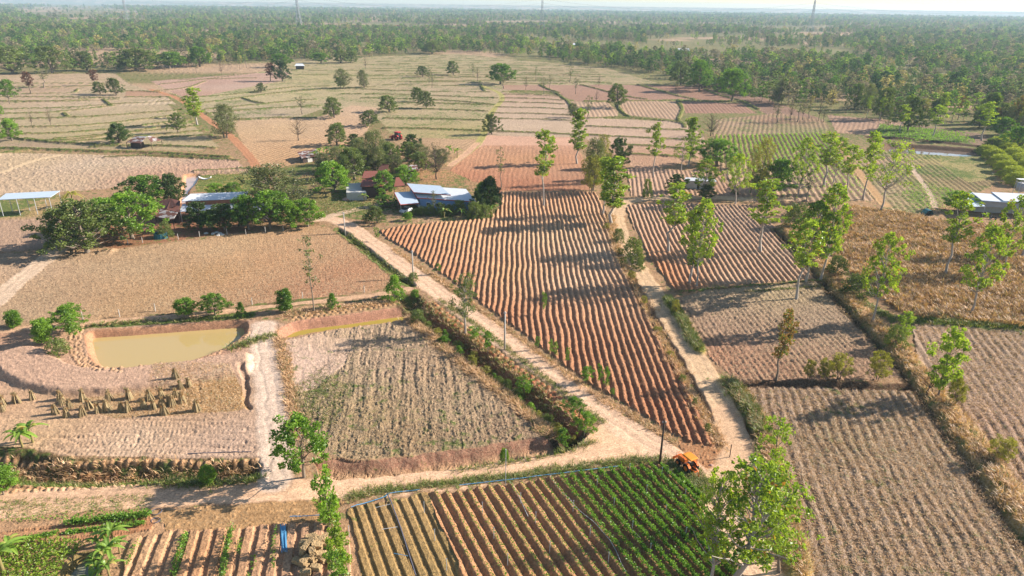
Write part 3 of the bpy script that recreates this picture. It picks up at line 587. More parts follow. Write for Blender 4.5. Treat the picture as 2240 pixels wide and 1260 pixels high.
# grassy bank dividing the right-hand fields
BANK = bund([(1720, 500), (1808, 595), (1885, 685), (1950, 750), (2010, 825), (2060, 890), (2130, 980), (2180, 1050), (2260, 1160)], 2.3, .8, (206, 166, 96), .45, .9)
BANK2 = bund([(1595, 838), (1640, 900), (1672, 960), (1690, 1040), (1720, 1150), (1750, 1260), (1780, 1380)], 1.6, .6, (200, 170, 96), .5, .9)
BANK3 = bund([(1460, 655), (1490, 700), (1530, 770)], 1.0, .35, (170, 160, 70), .8, .5)
bund([(1850, 640), (1930, 690), (2000, 703), (2120, 712), (2500, 740)], 1.6, .5, (130, 120, 66), .7, .6)
# ---- rows of planting mounds
mounds([(160, 728), (190, 712), (260, 706), (400, 696), (540, 690)], 1.15, .45, .35)
for k, off in enumerate((0, .5, .2)):
    mounds([(178-k*9, 722), (172-k*9, 745), (180-k*9, 775+k*3), (215-k*8, 800+k*6), (270, 815+k*4)], .9, .36, .32, off=off)
mounds([(215, 803), (270, 810), (330, 806), (400, 795), (460, 778), (520, 750), (548, 724)], .75, .34, .3)
mounds([(-60, 985), (40, 1000), (150, 1012), (300, 1008), (450, 1012), (560, 1008)], 1.15, .5, .45, (226, 178, 134))
mounds([(60, 1020), (150, 1024), (260, 1020)], 1.1, .45, .35, (214, 160, 116))
for k in range(2): mounds([(20, 1064+k*9), (120, 1062+k*8), (230, 1056+k*6), (350, 1052+k*4)], .8, .38, .3, (220, 172, 130), off=k*.5)
for k in range(3): mounds([(640, 700-k*5), (700, 692-k*5), (800, 676-k*6), (870, 664-k*5)], 1.0, .42, .3, (206, 164, 118), off=k*.4)
for k in range(2): mounds([(930+k*15, 662), (1010+k*15, 722), (1100+k*15, 792), (1200+k*15, 862), (1290, 930)], 1.5, .5, .4, (196, 126, 90), off=k*.5)
# small spoil heaps by the planting pits under the big tree
for q in ((222, 552), (233, 551), (244, 550)):
    g = P(*q)[:2]; ix = idx_box(np.array([g, g]), 4); dx, dy = X[ix]-g[0], Y[ix]-g[1]; Z[ix] += .6*np.exp(-(dx/.5)**2-(dy/1.6)**2)-.4*np.exp(-((dx+.9)/.4)**2-(dy/1.4)**2)

# ---- build the ground sheets (one height field, split by what lies on it)
i0 = (np.arange(NR-1)[:, None]*NC+np.arange(NC-1)[None, :]).ravel()
FQ = np.stack([i0, i0+1, i0+1+NC, i0+NC], 1)
FR = REG[i0]
VV = np.stack([X, Y, Z], 1)
for reg, nm in ((0, 'ground'), (1, 'dirt_road'), (2, 'dirt_track'), (4, 'ploughed_field'), (5, 'rice_paddy')):
    f = FQ[FR == reg]
    if not len(f): continue
    u, inv = np.unique(f, return_inverse=True)
    mk(nm, VV[u], inv.reshape(f.shape), SOIL, None, {'col': np.clip(C[u], 0, 1), 'aux': np.clip(AUX[u], 0, 1)}, True)['kind'] = 'structure'
far = 60000.
bm_, bn, bl, bb = mat('far_land')
g = bn.new('ShaderNodeNewGeometry').outputs['Position']
bl.new(mix(bn, bl, noise(bn, bl, .012, 4, .6, g), (.10, .10, .05, 1), (.26, .19, .12, 1)), bb.inputs['Base Color'])
mk('plain', [(-far, -far, -3.2), (far, -far, -3.2), (far, far, -3.2), (-far, far, -3.2)], [(0, 1, 2, 3)], bm_)['kind'] = 'structure'
def water(name, rim, lvl, col, label=None, rough=.04):
    m, n, l, b = mat(name+'_surface'); b.inputs['Base Color'].default_value = tuple(A(col))+(1,); b.inputs['Roughness'].default_value = rough; b.inputs['Specular IOR Level'].default_value = .5
    g = n.new('ShaderNodeNewGeometry').outputs['Position']; bp = n.new('ShaderNodeBump'); bp.inputs['Strength'].default_value = .03; bp.inputs['Distance'].default_value = .1
    l.new(noise(n, l, 1.5, 3, .6, g), bp.inputs['Height']); l.new(bp.outputs[0], b.inputs['Normal'])
    p = curve(list(rim)+[rim[0]], 4)[:-1]; c = p.mean(0); k = len(p); V = [(*q, lvl) for q in p]+[(*c, lvl)]
    o = mk(name, V, [(i, (i+1) % k, k, k) for i in range(k)][:0] or [(i, (i+1) % k, k) for i in range(k)], m); o['kind'] = 'structure'
water('pond_water', RIM1, -1.15, (214, 186, 124)); water('pond_water', RIM2, -1.42, (190, 168, 76))
water('pond_water', RIM3, -.9, (150, 150, 128)); water('pond_water', RIM4, -1.5, (150, 132, 120)); water('pond_water', RIM5, -.7, (224, 190, 170))

# ------------------------------------------------------------------ TREES
def leaf_quads(c, size, up=.35, n_jit=1., asp=.62, rng=RNG):
    """rhombic leaf clumps at centres c"""
    n = len(c); nr = rng.normal(0, 1, (n, 3))*n_jit; nr[:, 2] = np.abs(nr[:, 2])+up; nr /= np.linalg.norm(nr, axis=1)[:, None]
    a = np.cross(nr, rng.normal(0, 1, (n, 3))); a /= np.linalg.norm(a, axis=1)[:, None]+1e-9; b = np.cross(nr, a)
    s = (size*rng.uniform(.6, 1.35, n))[:, None]/2
    dr = nr*s*.25
    V = np.stack([c-a*s-dr, c-b*s*asp+dr, c+a*s-dr, c+b*s*asp+dr], 1).reshape(-1, 3)
    return V, np.arange(4*n).reshape(n, 4)
def branchy(mb, p0, p1, r0, r1, k=4, bend=.12, rng=RNG, seg=4):
    p0, p1 = np.array(p0, float), np.array(p1, float); d = p1-p0; L_ = np.linalg.norm(d)
    off = rng.normal(0, 1, 3)*L_*bend; off[2] -= abs(off[2])*.3
    pts = [p0+d*t+off*math.sin(math.pi*t)*.6+rng.normal(0, .02, 3)*L_*(0 < t < 1) for t in np.linspace(0, 1, seg+1)]
    mb.tube(pts, np.linspace(r0, r1, seg+1), k, cap=False); return pts
def make_tree(seed, h=10., r=3., cb=.35, ncl=26, lpc=60, ls=.55, cr=1.0, shape='oval', trunk=.16, lean=.03, twig=False, bmat=None, leaf='dipt', flat=.75, multi=1, low=0., k=6, joined=False):
    rng = np.random.default_rng(seed); lob = .0 if shape in ('round', 'column', 'bush', 'cone') else .32; lp = rng.uniform(0, 6)
    mb = MB(); cen = []
    tops = []
    for mstem in range(multi):
        a0 = rng.uniform(0, 6.28); sp = (.0 if multi == 1 else .18*r)
        base = np.array([math.cos(a0)*sp, math.sin(a0)*sp, 0]); top = np.array([rng.normal(0, lean*h)+math.cos(a0)*sp*3, rng.normal(0, lean*h)+math.sin(a0)*sp*3, h*(.93 if shape != 'bush' else .6)])
        n = 8; pts = [base+(top-base)*t+np.array([rng.normal(0, .012*h), rng.normal(0, .012*h), 0])*(t > 0) for t in np.linspace(0, 1, n)]
        pts[0][2] -= .6
        mb.tube(pts, [trunk*(1.35 if i == 0 else 1)*(1-.8*i/(n-1)) for i in range(n)], k, cap=False); tops.append(np.array(pts))
    for i in range(ncl):
        t = (i+rng.uniform(0, 1))/ncl
        z = cb*h+(1-cb)*h*t
        if shape == 'oval': w = math.sin(math.pi*min(1, .12+.88*t))**.55
        elif shape == 'dome': w = math.sqrt(max(0, 1-(.12+.86*t)**2.4))
        elif shape == 'umbrella': w = .45+.55*math.sin(math.pi*(.2+.6*t)); 
        elif shape == 'cone': w = 1.08-t
        elif shape == 'column': w = .75*math.sin(math.pi*(.1+.85*t))**.35
        elif shape == 'round': w = math.sin(math.pi*(.06+.88*t))**.6
        elif shape == 'irreg': w = rng.uniform(.25, 1)*math.sin(math.pi*(.15+.8*t))**.4
        else: w = math.sqrt(max(0, 1-t*t*.9))
        a = i*2.4+rng.uniform(-.5, .5); rr = r*w*math.sqrt(rng.uniform(.2, 1))*(1+lob*math.sin(2*a+lp)+.6*lob*math.sin(3*a+lp*2+z)); 
        st = tops[rng.integers(len(tops))]; ax = st[min(7, int(z/h*7.5))]
        c = np.array([ax[0]+math.cos(a)*rr, ax[1]+math.sin(a)*rr, z]); cen.append((c, .5+.75*rng.random()))
        zb = max(cb*h*.75, z-rr*.75-.05*h) if shape != 'bush' else .2*h
        q = np.array([np.interp(zb, st[:, 2], st[:, 0]), np.interp(zb, st[:, 2], st[:, 1]), zb])
        if np.linalg.norm(c-q) > .25 and (i % 2 == 0 or twig or ncl < 30): branchy(mb, q, c, trunk*.36, trunk*.08, 4, rng=rng)
        if twig:
            for _ in range(3): branchy(mb, c, c+rng.normal(0, .6, 3)*cr+np.array([0, 0, .3*cr]), trunk*.1, trunk*.03, 3, rng=rng, seg=2)
    V, F, T, n = [], [], [], 0
    for c, s in cen:
        m = max(2, int(lpc*s*rng.uniform(.6, 1.3)))
        d = rng.normal(0, 1, (m, 3)); d /= np.linalg.norm(d, axis=1)[:, None]; d *= (rng.random(m)**.45)[:, None]
        pts = c+d*np.array([1, 1, flat])*cr*s
        pts = pts[pts[:, 2] > .12*h*(shape != 'bush' and low == 0)]
        v, f = leaf_quads(pts, ls, rng=rng); t = np.clip(.5+rng.normal(0, .13)+rng.normal(0, .13, len(pts)), 0, 1)
        rt = rng.random(len(pts)); T.append(np.repeat(np.stack([t, rt, rt], 1), 4, 0)); V.append(v); F.append(f+n); n += len(v)
    if not V: V, F, T = [np.zeros((0, 3))], [np.zeros((0, 4), int)], [np.zeros((0, 3))]
    return mb, np.vstack(V), np.vstack(F), np.vstack(T), bmat or BARK, leaf
PROTO = {}
def proto(kind, i, maker):
    """mesh data (trunk, crown) of one kind and variant, scaled to unit height"""
    mb, V, F, T, bm, lf = maker
    tv = np.vstack(mb.V); h = max(V[:, 2].max() if len(V) else 0, tv[:, 2].max()*.99)
    rw = np.percentile(np.hypot(V[:, 0], V[:, 1]), 96)*2/h if len(V) else np.percentile(np.hypot(tv[:, 0], tv[:, 1]), 97)*2/h
    tr = mk('trunk', tv/h, np.vstack(mb.F), bm, smooth=True, link=False)
    cr = mk('crown', V/h, F, L[lf], attrs={'tint': T}, link=False) if len(V) else None
    PROTO[kind, i] = (tr.data, cr.data if cr else None, rw)
KINDS = {
 'slender': (3, lambda s: make_tree(s, 18, 3.0, .42, 40, 40, .55, .85, 'irreg', .22, .02, leaf='dipt', bmat=PALEBARK)),
 'slendercol': (2, lambda s: make_tree(s, 18, 2.8, .28, 60, 38, .55, .8, 'irreg', .22, .02, leaf='dipt', bmat=PALEBARK)),
 'slenderfull': (2, lambda s: make_tree(s, 16, 4.2, .36, 75, 36, .55, .85, 'oval', .24, .02, leaf='dipt', bmat=PALEBARK)),
 'open': (2, lambda s: make_tree(s, 15, 5.5, .42, 46, 30, .5, 1.1, 'oval', .24, .03, True, PALEBARK, 'dipt')),
 'thin': (2, lambda s: make_tree(s, 14, 2.4, .40, 18, 16, .5, .9, 'irreg', .16, .03, True, BARK, 'soft')),
 'broad': (3, lambda s: make_tree(s, 9, 4.2, .24, 88, 62, .42, .85, 'dome', .28, .04, leaf='bright')),
 'dense': (2, lambda s: make_tree(s, 9, 4.0, .16, 92, 66, .42, .85, 'dome', .3, .03, leaf='dark')),
 'olive': (3, lambda s: make_tree(s, 9, 4.2, .17, 95, 70, .36, .82, 'dome', .3, .04, leaf='olive')),
 'soft': (2, lambda s: make_tree(s, 10, 3.8, .15, 110, 70, .32, 1.15, 'oval', .22, .03, leaf='soft', twig=False, multi=2)),
 'leafy': (2, lambda s: make_tree(s, 8.5, 3.6, .34, 60, 62, .36, .78, 'dome', .16, .03, leaf='bright', low=0)),
 'ball': (2, lambda s: make_tree(s, 2.6, 1.15, .22, 70, 70, .15, .36, 'round', .07, .0, leaf='bright')),
 'egg': (1, lambda s: make_tree(s, 3.6, 1.0, .10, 80, 70, .16, .4, 'column', .07, .0, leaf='bright')),
 'conebush': (2, lambda s: make_tree(s, 3.6, 1.5, .08, 60, 50, .2, .45, 'cone', .07, .02, leaf='bright', low=1)),
 'sapling': (3, lambda s: make_tree(s, 3.4, 1.1, .34, 20, 40, .22, .38, 'irreg', .04, .04, leaf='bright')),
 'bare': (2, lambda s: make_tree(s, 10, 4.2, .35, 40, 0, .3, 1.6, 'oval', .2, .03, True, DARKBARK, 'dry')),
 'barewisp': (1, lambda s: make_tree(s, 10, 4.2, .28, 60, 10, .26, 1.4, 'oval', .2, .03, True, DARKBARK, 'soft')),
 'palewhite': (1, lambda s: make_tree(s, 10, 3.2, .35, 40, 75, .26, .8, 'irreg', .2, .02, True, PALEBARK, 'olive', multi=1)),
 'drytree': (2, lambda s: make_tree(s, 11, 2.3, .34, 34, 42, .42, .75, 'irreg', .2, .03, False, BARK, 'dry')),
 'redtree': (1, lambda s: make_tree(s, 11, 3.6, .35, 36, 46, .5, .95, 'irreg', .2, .03, False, DARKBARK, 'red')),
 'poplar': (2, lambda s: make_tree(s, 16, 2.8, .12, 90, 38, .34, 1.0, 'column', .2, .02, False, BARK, 'yellow')),
 'orchard': (2, lambda s: make_tree(s, 4.5, 3.0, .04, 110, 60, .26, .75, 'bush', .12, .0, False, BARK, 'orchard', low=1)),
 'shrub': (3, lambda s: make_tree(s, 2.4, 1.6, .04, 40, 60, .2, .5, 'bush', .05, .0, False, BARK, 'olive', low=1)),
 'wisp': (2, lambda s: make_tree(s, 3.4, 1.3, .25, 60, 60, .17, .42, 'bush', .05, .02, True, BARK, 'yellow', multi=4, low=1)),
 'limetree': (2, lambda s: make_tree(s, 9, 2.8, .2, 40, 60, .4, .7, 'irreg', .13, .03, False, BARK, 'lime', low=1)),
 'airy': (2, lambda s: make_tree(s, 12, 2.5, .18, 60, 24, .36, .62, 'irreg', .14, .03, False, BARK, 'lime', low=1)),
 'bigdipt': (2, lambda s: make_tree(s, 15, 4.8, .34, 105, 34, .38, .66, 'irreg', .3, .03, False, PALEBARK, 'dipt', low=1)),
}
sd_ = 100
for kd, (nv, fn) in KINDS.items():
    for i in range(nv): proto(kd, i, fn(sd_)); sd_ += 1
NAMES = dict(slender='tall_tree', slendercol='tall_tree', slenderfull='tall_tree', open='tall_tree', thin='thin_tree', broad='broadleaf_tree', dense='shade_tree', olive='shade_tree', soft='feathery_tree', leafy='broadleaf_tree', ball='round_bush', egg='clipped_bush', conebush='pointed_bush', sapling='sapling', bare='bare_tree', barewisp='bare_tree', palewhite='pale_trunk_tree', drytree='dry_tree', redtree='red_leaved_tree', poplar='poplar_tree', orchard='orchard_tree', shrub='shrub', wisp='wispy_shrub', limetree='broadleaf_tree', airy='broadleaf_tree', bigdipt='tall_tree')
TREE_N = 0
def tree(kind, bx, by, ty, w, label=None, group=None, cat=None, var=None, g=None, h=None, wm=None, parts=True):
    global TREE_N
    TREE_N += 1
    nv = KINDS[kind][0]; i = TREE_N % nv if var is None else var
    td, cd, rw = PROTO[kind, i]
    if g is None: g = P(bx, by)
    if h is None: h = height_at(g, ty)
    if wm is None: wm = w/ppm(g)
    if kind in ('broad', 'olive', 'dense', 'soft'): wm *= 1.18
    s = wm/(rw*h); s = min(2.6, max(.45, s))
    z = gz(g[0], g[1])
    rz = random.uniform(0, 6.28)
    bush = kind in ('ball', 'egg', 'conebush', 'orchard', 'shrub', 'wisp')
    cat = cat or ('bush' if bush else 'tree')
    e = empty(NAMES[kind], (g[0], g[1], z), label, cat, group, rz)
    e.scale = (s*h, s*h, h)
    for nm, d in (('trunk', td), ('crown', cd)):
        if d is None: continue
        if nm == 'trunk' and bush: nm = 'stem'
        if nm == 'crown' and bush: nm = 'foliage'
        o = bpy.data.objects.new(nm, d); COL.objects.link(o); o.parent = e
    return e
T = tree
# foreground and road
T('leafy', 665, 1045, 908, 150, 'broad bright green tree at the corner of the pale track and the sandy road')
T('egg', 33, 716, 677, 34, 'dense oval bush at the left edge of the long stubble field'); T('ball', 408, 692, 652, 46, 'round green bush on the bank, leftmost of the two above the muddy pond')
T('broad', 471, 688, 643, 56, 'round green bush with a thicker stem right of its smaller twin above the pond', cat='bush'); T('conebush', 529, 692, 657, 26, 'small light green bush between the round bushes and the clipped oval bush')
T('egg', 625, 683, 631, 34, 'clipped oval dark green bush standing beside the footpath'); T('conebush', 728, 674, 641, 30, 'small leafy bush on the footpath just right of the nearly leafless tree')
T('conebush', 863, 652, 597, 52, 'bright conical bush where the footpath meets the road'); T('ball', 908, 648, 628, 18, 'tiny dark ball bush at the road and footpath corner')
T('broad', 148, 725, 668, 76, 'dome crowned tree at the left end of the pond', cat='tree'); T('egg', 97, 752, 695, 36, 'narrow upright bush left of the dome crowned tree')
T('shrub', 128, 775, 738, 50, 'low dark shrub below the dome crowned tree'); T('sapling', 165, 745, 690, 36, 'leggy young tree beside the dome crowned tree')
T('ball', 457, 1062, 1018, 36, 'round dark green bush growing in the grassy ditch'); T('ball', 8, 1082, 1020, 62, 'leafy bush cut by the left edge beside the ditch')
T('thin', 687, 682, 517, 52, 'tall nearly leafless tree beside the footpath'); T('palewhite', 1018, 728, 590, 80, 'pale trunked tree with thin pinkish green crown beside the road')
T('sapling', 1040, 745, 714, 36, 'small round sapling right below the pale trunked tree'); T('sapling', 1067, 772, 722, 28, 'slim sapling left of the second road pole')
T('sapling', 1148, 850, 802, 46, 'bushy sapling on the reddish bank halfway down the road'); T('leafy', 1252, 915, 872, 54, 'bright young tree behind its twin near the road junction')
T('leafy', 1277, 950, 892, 56, 'bright young tree nearest the road junction'); T('sapling', 1231, 985, 937, 34, 'young tree in the corner of the dry ditch', var=1)
T('ball', 1103, 1004, 963, 20, 'lollipop shaped sapling behind the thin roadside post', cat='tree')
T('sapling', 1282, 838, 802, 34, 'leafy bush at the edge of the ridged field by the road')
for q in ((1175, 765, 735), (1205, 780, 742), (1215, 788, 745), (1240, 800, 758), (1310, 850, 800), (1325, 860, 800), (1340, 868, 850), (1190, 690, 640), (960, 600, 575), (825, 528, 496)):
    T('sapling', q[0], q[1], q[2], 13, 'thin sapling growing on the strip between ridged field and road', 'saplings beside the ridged field')
T('shrub', 905, 612, 596, 26, 'dark shrub at the end of the roadside ditch, beside the second pole')
for i in range(22):
    t_ = (i+.5)/22; q_ = (915+t_*335+random.uniform(-14, 14), 690+t_*262+random.uniform(-8, 8))
    T(random.choice(('shrub', 'shrub', 'wisp', 'conebush')), q_[0], q_[1], q_[1]-random.uniform(14, 28), random.uniform(20, 38), 'low scrubby bush in the ditch beside the diagonal road', 'scrub along the roadside ditch')
for i in range(9):
    t_ = i/8; q_ = (1326+t_*222+random.uniform(-3, 3), 505+t_*440)
    T(random.choice(('shrub', 'wisp')), q_[0], q_[1], q_[1]-random.uniform(10, 20), random.uniform(12, 22), 'small scrub between the ridged field and the right-hand track', 'scrub beside the right-hand track')
# the row of tall trees
T('slender', 1190, 452, 283, 56, 'tall slim tree standing alone inside the ridged field', var=0); T('slendercol', 1263, 358, 235, 44, 'tall tree at the left end of the line, behind the red soil field')
T('slendercol', 1338, 490, 340, 74, 'leafy tall tree at the top of the track, in front of the thicket', var=1); T('slendercol', 1318, 470, 345, 50, 'tall tree partly hidden behind the leafy one at the top of the track', var=0)
T('wisp', 1290, 425, 335, 50, 'dry twiggy bush beside the red soil field', cat='bush'); T('soft', 1295, 418, 300, 60, 'feathery grey-green tree in the thicket beside the red soil field'); T('poplar', 1315, 400, 292, 34, 'slim tree rising out of the thicket beside the red soil field')
T('dense', 1353, 368, 300, 44, 'dark green pointed tree behind the thicket'); T('slender', 1430, 388, 268, 40, 'slim tall tree alone in front of the pink paddies', var=1)
T('slendercol', 1505, 364, 255, 46, 'taller of the two slim trees left of the bright spreading tree', var=0); T('open', 1490, 372, 308, 56, 'shorter of the two slim trees left of the bright spreading tree')
T('broad', 1567, 362, 302, 84, 'bright green spreading tree beside the cassava field', var=0); T('slenderfull', 1537, 432, 346, 84, 'yellow-green tree growing over the small white roof')
T('dense', 1480, 420, 382, 40, 'dark round bush left of the small white roof', cat='bush'); T('dense', 1543, 434, 402, 38, 'dark round bush right of the small white roof', cat='bush')
T('shrub', 1607, 425, 410, 18, 'small dark bush under the tree right of the small white roof'); T('slenderfull', 1608, 448, 335, 66, 'thin yellowish tree at the corner of the right ridged field')
T('poplar', 1657, 432, 300, 42, 'yellowish columnar tree in front of the cassava field', var=0); T('poplar', 1640, 425, 318, 34, 'second yellowish columnar tree left of the tallest one', var=1)
T('broad', 1692, 425, 346, 86, 'spreading tree with crooked branches in the cassava field', var=1)
T('slenderfull', 1745, 428, 300, 66, 'tall full tree leftmost of the cassava field group'); T('thin', 1765, 440, 372, 28, 'thin low tree in the cassava field group'); T('slender', 1802, 408, 290, 60, 'tall tree second in the cassava field group', var=2)
T('slenderfull', 1822, 402, 300, 50, 'tall tree behind the centre of the cassava field group'); T('slender', 1852, 424, 318, 46, 'tall tree third in the cassava field group', var=0); T('slender', 1887, 437, 288, 56, 'tall tree fourth in the cassava field group', var=1)
T('open', 1925, 462, 294, 104, 'large open crowned tree at the top corner of the dry grass field', var=0); T('shrub', 1415, 432, 390, 22, 'green bush between the two ridged fields beyond the track')
T('slender', 1462, 552, 402, 76, 'tall tree leftmost in the right ridged field', var=2)
T('slendercol', 1507, 620, 460, 60, 'darker stem of the tree pair in the right ridged field', var=0); T('slenderfull', 1524, 628, 435, 90, 'taller of the tree pair in the right ridged field', var=0)
T('slender', 1663, 552, 392, 86, 'tall layered tree in the upper middle of the right ridged field', var=1)
T('slender', 1742, 655, 480, 76, 'tall slim tree on the small mound below the right ridged field', var=0); T('slenderfull', 1762, 618, 440, 100, 'leaning tall tree at the lower corner of the right ridged field', var=1); T('slenderfull', 1794, 614, 400, 112, 'tallest tree at the lower corner of the right ridged field', var=0)
T('slenderfull', 1906, 712, 515, 96, 'tall dense tree on the bank between harrowed and dry grass fields', var=0); T('drytree', 1697, 832, 676, 60, 'orange-brown withering tree at the edge of the harrowed field')
T('slender', 2068, 602, 420, 66, 'tall leaning tree in the dry grass field below the blue-white house', var=2); T('slenderfull', 2122, 688, 490, 100, 'tall tree at the lower edge of the dry grass field', var=1)
T('slenderfull', 2192, 600, 425, 88, 'tall tree at the right edge in front of the blue-white house', var=0); T('slendercol', 2235, 560, 410, 60, 'tall tree cut by the right edge beside the blue-white house')
T('broad', 2095, 462, 418, 60, 'small bushy tree at the left end of the blue-white house'); T('limetree', 2050, 878, 722, 86, 'leaning bright tree on the grass bank at the right'); T('bare', 2025, 870, 790, 60, 'leafless bush tree left of the leaning bright tree')
T('limetree', 1975, 740, 680, 50, 'pale green bush tree beside the grass bank'); T('shrub', 1828, 604, 566, 46, 'rounded green shrub at the left edge of the dry grass field'); T('shrub', 1740, 500, 445, 60, 'shrub clump at the top of the dry grass field')
T('shrub', 1872, 650, 605, 70, 'long low shrub on the bank under the tall dense tree'); T('shrub', 1955, 765, 722, 50, 'brushy shrub on the bank below the pale green bush tree')
T('wisp', 1835, 832, 776, 52, 'brightest of the wispy shrubs along the field edge', var=0); T('wisp', 1803, 832, 782, 34, 'wispy shrub left of the brightest one'); T('wisp', 1768, 830, 786, 24, 'smallest wispy shrub nearest the withering tree')
T('wisp', 1916, 834, 768, 50, 'grey wispy shrub standing apart at the right end of the row'); T('wisp', 2085, 892, 835, 44, 'brown wispy shrub on the grass bank'); T('wisp', 2185, 1012, 958, 54, 'wispy green shrub on the grass bank near the right edge')
T('shrub', 1382, 580, 515, 52, 'dark bush beside the right-hand track, over the ridged field edge'); T('shrub', 1352, 530, 498, 26, 'light bush beside the right-hand track above the dark bush')
T('shrub', 1400, 590, 570, 24, 'small bush below the dark bush on the track'); T('bare', 1425, 690, 650, 40, 'leafless shrub beside the lower track'); T('wisp', 1475, 690, 660, 20, 'tiny wispy plant beside the track')
T('bigdipt', 0, 0, 0, 0, 'left stem of the big foreground tree pair at the bottom right', var=0, g=P(1592, 1048, 14.5)[:2], h=14.5, wm=6.0); T('bigdipt', 0, 0, 0, 0, 'largest foreground tree with orange tinged leaves at the bottom right', var=1, g=P(1668, 1022, 16)[:2], h=16, wm=9.8)
T('airy', 0, 0, 0, 0, 'tall pale lime tree rising behind the big foreground pair', var=0, g=P(1718, 912, 15)[:2], h=15, wm=4.4); T('airy', 0, 0, 0, 0, 'shorter lime green tree behind the right side of the big foreground pair', var=1, g=P(1748, 1050, 12)[:2], h=12, wm=5.5)
T('sapling', 727, 1192, 1030, 64, 'slim young tree beside the straw bales', var=0); T('limetree', 718, 1145, 1090, 60, 'leafy sapling above the straw bales'); T('limetree', 748, 1262, 1155, 60, 'vine-like young tree right of the straw bales', var=1); T('sapling', 740, 1290, 1200, 60, 'young tree at the bottom edge right of the straw bales', var=2)
# left homestead
T('olive', 192, 552, 437, 150, 'large grey-green tree at the corner of the stubble field', var=0); T('olive', 150, 540, 455, 90, 'lower left half of the large grey-green tree clump', var=1)
T('broad', 290, 522, 418, 120, 'wide green tree beside the rusty roofed house', var=0); T('broad', 235, 505, 432, 80, 'green tree between the large grey-green tree and the wide one', var=1); T('broad', 318, 455, 384, 92, 'bright tree behind the rusty roofed house', var=2)
T('dense', 378, 448, 378, 54, 'dark tree behind the rusty roofed house', var=0); T('dense', 440, 502, 440, 56, 'dark tree in front of the long white roof, left', var=1); T('dense', 492, 502, 444, 76, 'dark tree in front of the long white roof, right', var=0); T('bright' if False else 'leafy', 462, 505, 460, 44, 'small bright tree between the two dark ones before the long white roof')
T('broad', 545, 502, 425, 64, 'green tree at the right end of the long white roof', var=1); T('broad', 592, 500, 414, 90, 'yellow-green tree leaning over the right end of the long white roof', var=0); T('broad', 640, 498, 436, 60, 'bright tree near the road corner, second from the right', var=2); T('broad', 674, 496, 434, 62, 'bright tree at the road corner, the rightmost', var=1)
T('soft', 622, 465, 356, 130, 'large feathery grey-green tree beside the reddish track', var=0); T('broad', 475, 428, 400, 40, 'round bush tree behind the long white roof, left', var=1); T('broad', 508, 425, 398, 40, 'round bush tree behind the long white roof, right', var=2)
T('shrub', 365, 518, 484, 34, 'dark shrub in blue netting before the rusty roofed house')
# right homestead
T('broad', 735, 420, 352, 84, 'large green tree left of the red roofed house', var=2); T('olive', 775, 392, 322, 76, 'grey-green tree behind the red roofed house', var=2); T('broad', 842, 428, 372, 60, 'bright tree in front of the red roofed house', var=0)
T('broad', 888, 405, 360, 44, 'bright tree right of the red roofed house', var=1); T('leafy', 905, 405, 380, 26, 'small bright tree behind the blue house'); T('soft', 820, 372, 278, 58, 'tall feathery tree behind the red roofed house', var=1); T('olive', 830, 368, 318, 60, 'wispy grey tree behind the red roofed house', var=0)
T('olive', 860, 362, 312, 50, 'grey-green tree in the middle of the homestead grove', var=1); T('barewisp', 955, 392, 306, 84, 'half bare wide tree behind the blue house'); T('barewisp', 930, 372, 320, 60, 'half bare smaller tree in the homestead grove'); T('dense', 902, 328, 293, 34, 'dark round tree right of the red tractor')
T('olive', 737, 318, 267, 54, 'round olive tree at the front of the tilled field', var=2); T('dense', 776, 318, 292, 30, 'small dark round tree beside the olive tree'); T('olive', 805, 276, 240, 52, 'flat topped dark tree in the tilled field', var=0)
T('dense', 1070, 458, 384, 60, 'dark pointed tree right of the blue house', var=0); T('dense', 1052, 466, 414, 44, 'dark tree against the right end of the blue house', var=1); T('broad', 1060, 458, 396, 44, 'green tree behind the right end of the blue house', var=2)
for q, l_ in (((825, 488, 450, 44), 'left of the parked white car'), ((843, 452, 425, 42), 'behind the car port'), ((801, 486, 468, 22), 'at the road bend below the drive')):
    T('olive' if q[2] != 425 else 'broad', *q, 'bushy grey-green bush '+l_, cat='bush')
T('ball', 893, 483, 463, 20, 'light green ball bush in front of the parked white car')
for i, q in enumerate(((925, 470, 450, 30), (942, 470, 446, 26), (965, 472, 442, 28), (985, 470, 446, 24), (1005, 468, 436, 34), (1040, 476, 440, 40), (1062, 474, 445, 36), (910, 470, 455, 26))):
    T('shrub', *q, ('garden shrub planted along the blue wall'), 'garden shrubs along the blue wall')
T('thin', 950, 470, 416, 26, 'spindly tree in front of the blue wall')
for q_ in ((712, 372, 330, 46), (745, 360, 318, 44), (760, 380, 332, 50), (795, 350, 300, 42), (802, 372, 322, 50), (845, 350, 308, 46), (870, 380, 338, 44), (890, 352, 310, 46), (915, 375, 332, 46), (925, 350, 312, 44), (960, 360, 322, 50), (780, 335, 300, 40)):
    T(random.choice(('olive', 'soft', 'broad', 'soft')), *q_, 'leafy tree in the thick grove behind the red roofed house', 'trees of the homestead grove')
T('shrub', 700, 395, 372, 34, 'brush below the grove at the tilled field')
